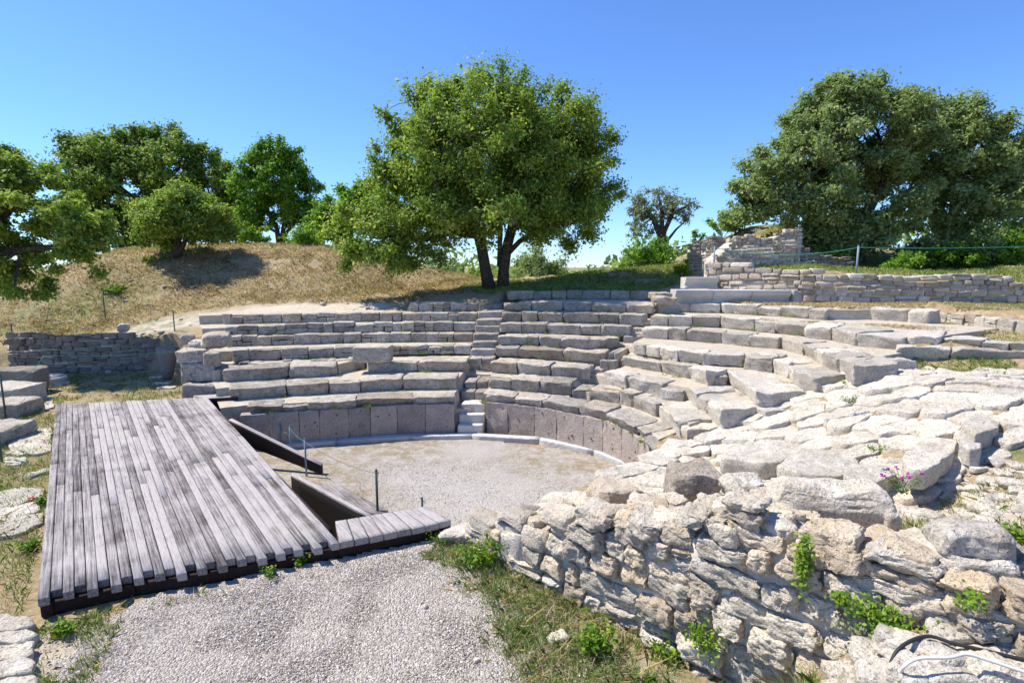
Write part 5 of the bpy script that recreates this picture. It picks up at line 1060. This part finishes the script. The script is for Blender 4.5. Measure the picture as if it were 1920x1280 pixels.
near('floor_grass', [(-3.0, 8.1), (-1.9, 8.6), (-3.9, 11.3), (-6, 13.8), (-7.2, 13.8), (-4.4, 10.5)], 7000, .05, -.1, 18, 'straw grass beside the timber steps on the orchestra floor', .75)
p1 = scatter(30000, TG, rs, 1, .9, .05, 81); blades('terrace_green_grass', p1, .08, .012, GRASS_M, rs.uniform(.1, .9, len(p1)), rs, 'green grass patches between the top seats and the long upper wall', 'grass', .8)
p1 = scatter(30000, TRB, rs, 1, 1., -.1, 83); p1[:, 2] += 0; blades('ledge_grass', p1, .08, .011, GRASS_M, rs.uniform(.3, 1, len(p1)), rs, 'mixed grass on the ledge below the small upright stones at the right', 'grass', .8)
p1 = scatter(16000, [(9.4, 12.5), (14.5, 11.2), (15.5, 12.0), (12.3, 12.75), (9.7, 13.4)], rs, 1, 1.4, -.3, 85); blades('foot_grass', p1, .09, .009, GRASS_M, rs.uniform(.1, 1, len(p1)), rs, 'green and dry grass at the foot of the line of weathered blocks', 'grass', .7)
LEDGE = [(5.2, 19.6), (8.4, 18.4), (10.9, 17.1), (13, 15.9), (13.9, 14.6), (12.6, 14.6), (11.0, 16.2), (9.4, 17.3), (7.3, 19.0), (5.0, 19.3)]
p1 = scatter(22000, LEDGE, rs, 1, 1.3, .1, 84); p1[:, 2] = ZR[7] - .05; blades('tread_grass', p1, .07, .01, DRY_M, rs.uniform(.2, 1, len(p1)), rs, 'dry grass growing on the wide tread behind the seventh row', 'dry grass', .9)
near('verge_grass', [(-1.3, 7.1), (-.7, 6.3), (-.35, 5.4), (-.3, 4.6), (-.1, 3.4), (.5, 3.0), (.4, 4.6), (.1, 5.6), (-.6, 7.1)], 16000, .1, .15, 19, 'sparse grass creeping over the gravel edge', .35, .0045, 3.)
# tufts in the joints of the seating
pp = []
for (r, z, fh, dp, bl, st_, pts, lab) in RUNS:
    P = np.array([U(u, v, z) for u, v in pts]); P, L = resample(P, 1)
    for _ in range(int(L[-1] * 1.1)):
        q = at_len(P, L, rs.uniform(0, L[-1])); d = q[:2] - TH0; d /= np.linalg.norm(d)
        m = rs.randint(6, 40); c = q[:2] - d * .06; s_ = rs.normal(size=(m, 2)) * rs.uniform(.03, .12); pp.append(np.c_[c + s_ * [1, .5], np.full(m, z - fh + .0)])
pp = np.concatenate(pp); blades('joint_grass', pp, .09, .007, GRASS_M, rs.uniform(.1, .9, len(pp)), rs, 'little weeds growing at the foot of the seat blocks', 'weeds', .5)

# ------------------------------------------------------------------ single plants
def plant(u, v, z, wid, hgt, n, label, mat=LF_PLT, ls=.05, seed=0, flowers=None, face=False, name='weed_plant', cat='plant', ydir=None):
    rs = np.random.RandomState(seed); c = U(u, v, z) if not face else face; t = empty(name, c, label, cat); mb = MB(); C = []
    for k in range(max(5, n // 28)):
        a = rs.uniform(0, 6.28); r = wid * rs.uniform(.1, 1); tip = np.array(c) + [math.cos(a) * r, math.sin(a) * r * .8, hgt * rs.uniform(.4, 1.1)]
        cv = curve(c, tip, .15, 5, rs); tube(mb, cv, [.006, .005, .004, .003, .002], 4, .5, False); C += [cv[j] + rs.normal(size=3) * ls * .8 for j in range(1, 5) for _ in range(max(1, n // max(5, n // 28) // 4))]
    mb.build('stem', LF_PLT, t); C = np.array(C); nn = rs.normal(size=C.shape) * .6 + [0, -.2, .8]; nn /= np.linalg.norm(nn, axis=1, keepdims=True)
    leaves('foliage', mat, t, C, nn, ls, rs.uniform(.1, 1, len(C)), rs, .6)
    if flowers:
        nf, fm, fr_ = flowers
        for k in range(nf):
            a = rs.uniform(0, 6.28); r = wid * rs.uniform(.2, 1.1); p = np.array(c) + [math.cos(a) * r, math.sin(a) * r * .6, hgt * rs.uniform(.9, 1.4)]; fb = MB()
            for j in range(9): q = rs.normal(size=3) * fr_ * .5; block(fb, box8(p + q, (fr_ * .45, fr_ * .3, fr_ * .3), rs.uniform(0, 3)), fr_ * .2, fr_ * .12, 20, 2, .5)
            fb.build('flower_head', fm, t); sb = MB(); tube(sb, [np.array(c), (np.array(c) + p) / 2 + [0, 0, .03], p], .003, 4); sb.build('flower_stem', LF_PLT, t)
    return t
plant(900, 1060, .945, .36, .34, 620, 'tall green weed clump with a few violet flowers at the low end of the wall', seed=1, flowers=(4, FLM, .014), ls=.055)
plant(1115, 1215, .945, .26, .22, 700, 'leafy green weed patch in the grass under the wall', seed=2, ls=.05)
plant(1255, 1235, .9, .2, .2, 420, 'green weed at the foot of the wall near the bottom edge', seed=3, ls=.05)
plant(562, 1060, .945, .10, .16, 130, 'green weed growing through the front edge of the deck', seed=4, ls=.045)
plant(505, 1085, .945, .14, .16, 110, 'straggling weed in front of the deck edge', seed=5, ls=.035)
plant(830, 1018, .945, .24, .12, 260, 'low green weeds at the corner of deck and wall', seed=6, ls=.04)
plant(700, 1020, .945, .06, .12, 50, 'thin weed at the edge of the deck strip', seed=7, ls=.03)
plant(225, 1110, .945, .1, .14, 60, 'bright little weed at the foot of the deck planks', seed=8, ls=.05)
plant(1690, 925, 2.25, .34, .2, 240, 'dry plant with magenta flower heads on the stony rim', seed=9, flowers=(9, FLM, .022), ls=.03, mat=LF_OLV)
plant(80, 945, .945, .12, .1, 160, 'weed with one red poppy beside the deck', seed=10, flowers=(1, FLR, .035), ls=.05)
plant(60, 1030, .945, .3, .16, 420, 'grass clump with tiny violet flowers left of the deck', seed=11, flowers=(5, FLM, .012), ls=.04)
plant(110, 1190, .945, .18, .14, 300, 'green weed clump between the corner slabs and the gravel', seed=12, ls=.05)
plant(1510, 868, 1.6, .1, .1, 60, 'small weed in a joint of the pavement rim', seed=13, ls=.035)
plant(1112, 966, 1.62, .07, .1, 60, 'small green plant growing on top of the wall', seed=14, ls=.05)
plant(1880, 800, 2.2, .4, .2, 380, 'green weeds on the bank at the right edge', seed=15, ls=.045)
plant(1720, 875, 1.95, .25, .15, 220, 'grey green weed below the ragged rim block', seed=16, ls=.045, mat=LF_OLV)
plant(1905, 1010, 2.6, .2, .12, 300, 'yellow green grass clump at the right edge above the stacked slabs', seed=17, ls=.04)
plant(1880, 1180, 2.25, .2, .12, 160, 'weeds growing over the black hose at the lower right', seed=18, ls=.04)
plant(55, 775, .9, .3, .15, 200, 'weeds between the left blocks and the paving slab', seed=19, ls=.05)
plant(1640, 845, 2.15, .2, .08, 90, 'yellow flowering weed in a pavement joint', seed=20, ls=.035)
plant(1595, 755, 2.35, .35, .12, 160, 'dry weeds at the foot of the fifth and sixth row ends', seed=21, ls=.04, mat=LF_OLV)
plant(1820, 675, 2.7, .5, .12, 260, 'green weeds under the line of weathered blocks', seed=22, ls=.045)
plant(445, 705, 1.4, .12, .1, 70, 'moss and weeds left of the third row end', seed=23, ls=.05)
def wallplant(u, v, s, w_, h_, n, label, seed, mat=LF_PLT):
    """creeper hanging on the face of the big wall, at the wall's own plane"""
    rs = np.random.RandomState(seed); D = ray(u, v); den = D[0] * WN[0] + D[1] * WN[1]; k = ((WO + WN * .07) @ WN) / den; c = D * k; c[2] += CAMZ; t = empty('creeper', c, label, 'creeper'); n_ = n
    a = rs.normal(size=(n_, 1)) * w_ * .5; b = rs.normal(size=(n_, 1)) * h_ * .5; C = c + a * np.array([*WD, 0]) + b * np.array([s, 0, 1.]) + rs.uniform(0, .08, (n_, 1)) * np.array([*WN, 0])
    nn = rs.normal(size=C.shape) * .5 + np.array([*WN, .8]); nn /= np.linalg.norm(nn, axis=1, keepdims=True); leaves('foliage', mat, t, C, nn, .036, rs.uniform(.3, 1, n_), rs, .7)
    mb = MB()
    for _ in range(6): q = c + np.array([*WD, 0]) * rs.normal() * w_ * .5 + np.array([0, 0, rs.normal() * h_ * .4]); tube(mb, curve(c - np.array([*WN, 0]) * .05, q, .1, 4, rs), .003, 4)
    mb.build('stem', LF_PLT, t)
wallplant(1508, 1050, .0, .07, .24, 300, 'narrow bright green creeper hanging down the middle of the wall face', 1)
wallplant(1650, 1150, -.1, .22, .12, 380, 'bright green creeper patch spreading on the right of the wall face', 2)
wallplant(1675, 1180, 0, .1, .14, 160, 'bushy lower end of the right creeper patch', 3)
wallplant(1320, 1195, .0, .16, .16, 260, 'leafy weed growing out of the lower wall face', 4)
wallplant(1577, 1115, .0, .07, .05, 90, 'tiny green tuft between the two bright creepers', 5)
wallplant(1620, 1185, .0, .2, .08, 140, 'pale straggling weed left of the right creeper patch', 6, LF_OLV)
wallplant(1820, 1120, .0, .08, .1, 60, 'few green leaves under the stacked slabs', 7)

# ------------------------------------------------------------------ posts, ropes, cables, lamp
def post(P, h, label, mat=METG, r=.022, group='thin metal rope posts', ring=True):
    P = np.array(P, float); t = empty('rope_post', P, label, 'post', group); mb = MB(); tube(mb, [P - [0, 0, .15], P + [0, 0, h]], r, 10); mb.build('pole', mat, t)
    cb = MB(); tube(cb, [P + [0, 0, h], P + [0, 0, h + .025]], [r * 1.15, r * .7], 10); cb.build('cap', mat, t)
    if ring:
        rb = MB(); rg = [P + [r + .012 + .014 * math.cos(a), .014 * math.sin(a), h - .06] for a in np.linspace(0, 6.28, 9)]; tube(rb, rg, .004, 5); rb.build('rope_eye', mat, t)
    return P + [0, 0, h - .06]
def rope(pts, sag, label, r=.008, mat=ROPE, name='rope', cat='rope'):
    out = []
    for i in range(len(pts) - 1):
        a, b = np.array(pts[i]), np.array(pts[i + 1]); out += [a + (b - a) * t_ - np.array([0, 0, sag[i] * 4 * t_ * (1 - t_)]) for t_ in np.linspace(0, 1, 14)[(1 if i else 0):]]
    mb = MB(); tube(mb, out, r, 6); return tag(mb.build(name, mat), label, cat)
def GP(u, v): return UG(u, v)
def fl(u, v, z): return U(u, v, z)
a = post(fl(707, 962, -.12) + [0, .0, 0], 0, 'x') if False else None
q1 = post(fl(709, 985, -.12), 1.15, 'dark rope post standing on the gravel beyond the timber steps', r=.025)
q2 = post(fl(575, 893, -.12), .95, 'bluish rope post at the end of the stair side board', METB)
q3 = post(fl(793, 1003, -.12), .75, 'rope post of which only the top shows over the deck strip')
q4 = post(fl(546, 846, -.05), .72, 'short bluish post against the slab wall, right of the pair', METB)
q5 = post(fl(528, 834, -.05), .62, 'short bluish post against the slab wall, left of the pair', METB)
rope([q5, q4], [.18], 'grey rope sagging between the pair of short posts at the slab wall', mat=ROPED)
rope([q2, q1], [.1], 'thin rope sagging from the bluish post to the dark post', .006, ROPED)
rope([q4, q2], [.05], 'teal rope end from the short posts to the bluish post', .006)
p1_ = fl(375, 738, .86); q6 = post(p1_, 1.55, 'tall thin post at the back right corner of the deck', r=.022)
P = PD(328, 625, 21.3); P[2] = G1(P[0], P[1]); q7 = post(P, .85, 'rope post on the pale path left of the seats')
P = PD(197, 590, 24); P[2] = G1(P[0], P[1]); q8 = post(P, 1.35, 'rope post on the dry slope above the dry stone wall')
P = PD(26, 650, 20.9); P[2] = G1(P[0], P[1]); q9 = post(P, 1.05, 'rope post left of the dry stone wall')
q10 = post(fl(10, 775, 1.1), 1.05, 'leaning rope post on the left blocks')
q11 = post(fl(4, 868, .9), 1.3, 'rope post at the extreme left edge beside the paving')
rope([q6, np.array([*(fl(90, 735, .87)[:2]), 2.1])], [.1], 'faint teal rope running across in front of the dry stone wall', .006)
rope([np.array([*(fl(90, 735, .87)[:2]), 2.1]), q10], [.3], 'teal rope hanging down to the left blocks', .008)
rope([q8, q7], [.1], 'thin rope between the slope post and the path post', .005, ROPED)
P = PD(1605, 517, 21.6); P[2] = G1(P[0], P[1]); h = PD(1605, 461, 21.6)[2] - P[2]; r1 = post(P, h, 'tall blue grey rope post on the grass in front of the huge oak', METB, .04)
P = PD(1338, 504, 24.2); P[2] = G1(P[0], P[1]) ; h = PD(1338, 462, 24.2)[2] - P[2]; r0 = post(P, h, 'blue grey rope post in front of the ruined wall', METB, .035)
P = PD(2060, 517, 22); P[2] = G1(P[0], P[1]); r2 = P + [0, 0, 1.2]
rope([r0, r1, r2], [.32, .1], 'teal rope strung between the tall posts in front of the oaks', .018)
# floodlight in the oak
t = empty('floodlight', PD(962, 414, 26.6), 'white boxy floodlight fixed in the fork of the large oak', 'floodlight'); c = np.array(t.location)
mb = MB(); c8 = box8(c, (.25, .16, .18), .2, -.35); c8[4:] = c8[4:].mean(0) + (c8[4:] - c8[4:].mean(0)) * .6; block(mb, c8, .03, .001, 3, 5, .8); mb.build('housing', LAMPB, t)
mb = MB(); block(mb, box8(c + [-.02, -.13, -.07], (.19, .02, .1), .2, -.35), .01, .0, 3, 3); mb.build('lens', GLASS, t)
mb = MB(); tube(mb, [c + [0, .1, -.05], c + [0, .4, -.25], PD(958, 432, 27.2)], .03, 8); mb.build('bracket', METB, t)
# hose and cable
def cable(uvz, r, mat, label, name):
    P = [U(*q) for q in uvz]; out = []
    for i in range(len(P) - 1):
        p0, p1, p2, p3 = P[max(0, i - 1)], P[i], P[i + 1], P[min(len(P) - 1, i + 2)]
        for t_ in np.linspace(0, 1, 8)[(1 if i else 0):]: out.append(.5 * ((2 * p1) + (-p0 + p2) * t_ + (2 * p0 - 5 * p1 + 4 * p2 - p3) * t_ ** 2 + (-p0 + 3 * p1 - 3 * p2 + p3) * t_ ** 3))
    mb = MB(); tube(mb, out, r, 10); tag(mb.build(name, mat), label, name)
cable([(1684,1275,2.2),(1694,1250,2.36),(1722,1234,2.42),(1780,1232,2.43),(1812,1226,2.44),(1856,1238,2.42),(1960,1272,2.38)], .011, WHTC, 'white cable looping over the stones at the lower right', 'cable')
cable([(1662,1290,2.15),(1672,1238,2.26),(1695,1208,2.34),(1740,1192,2.36),(1790,1206,2.36),(1860,1222,2.36),(1960,1245,2.36)], .013, BLKH, 'black rubber hose bending over the rubble at the lower right', 'hose')
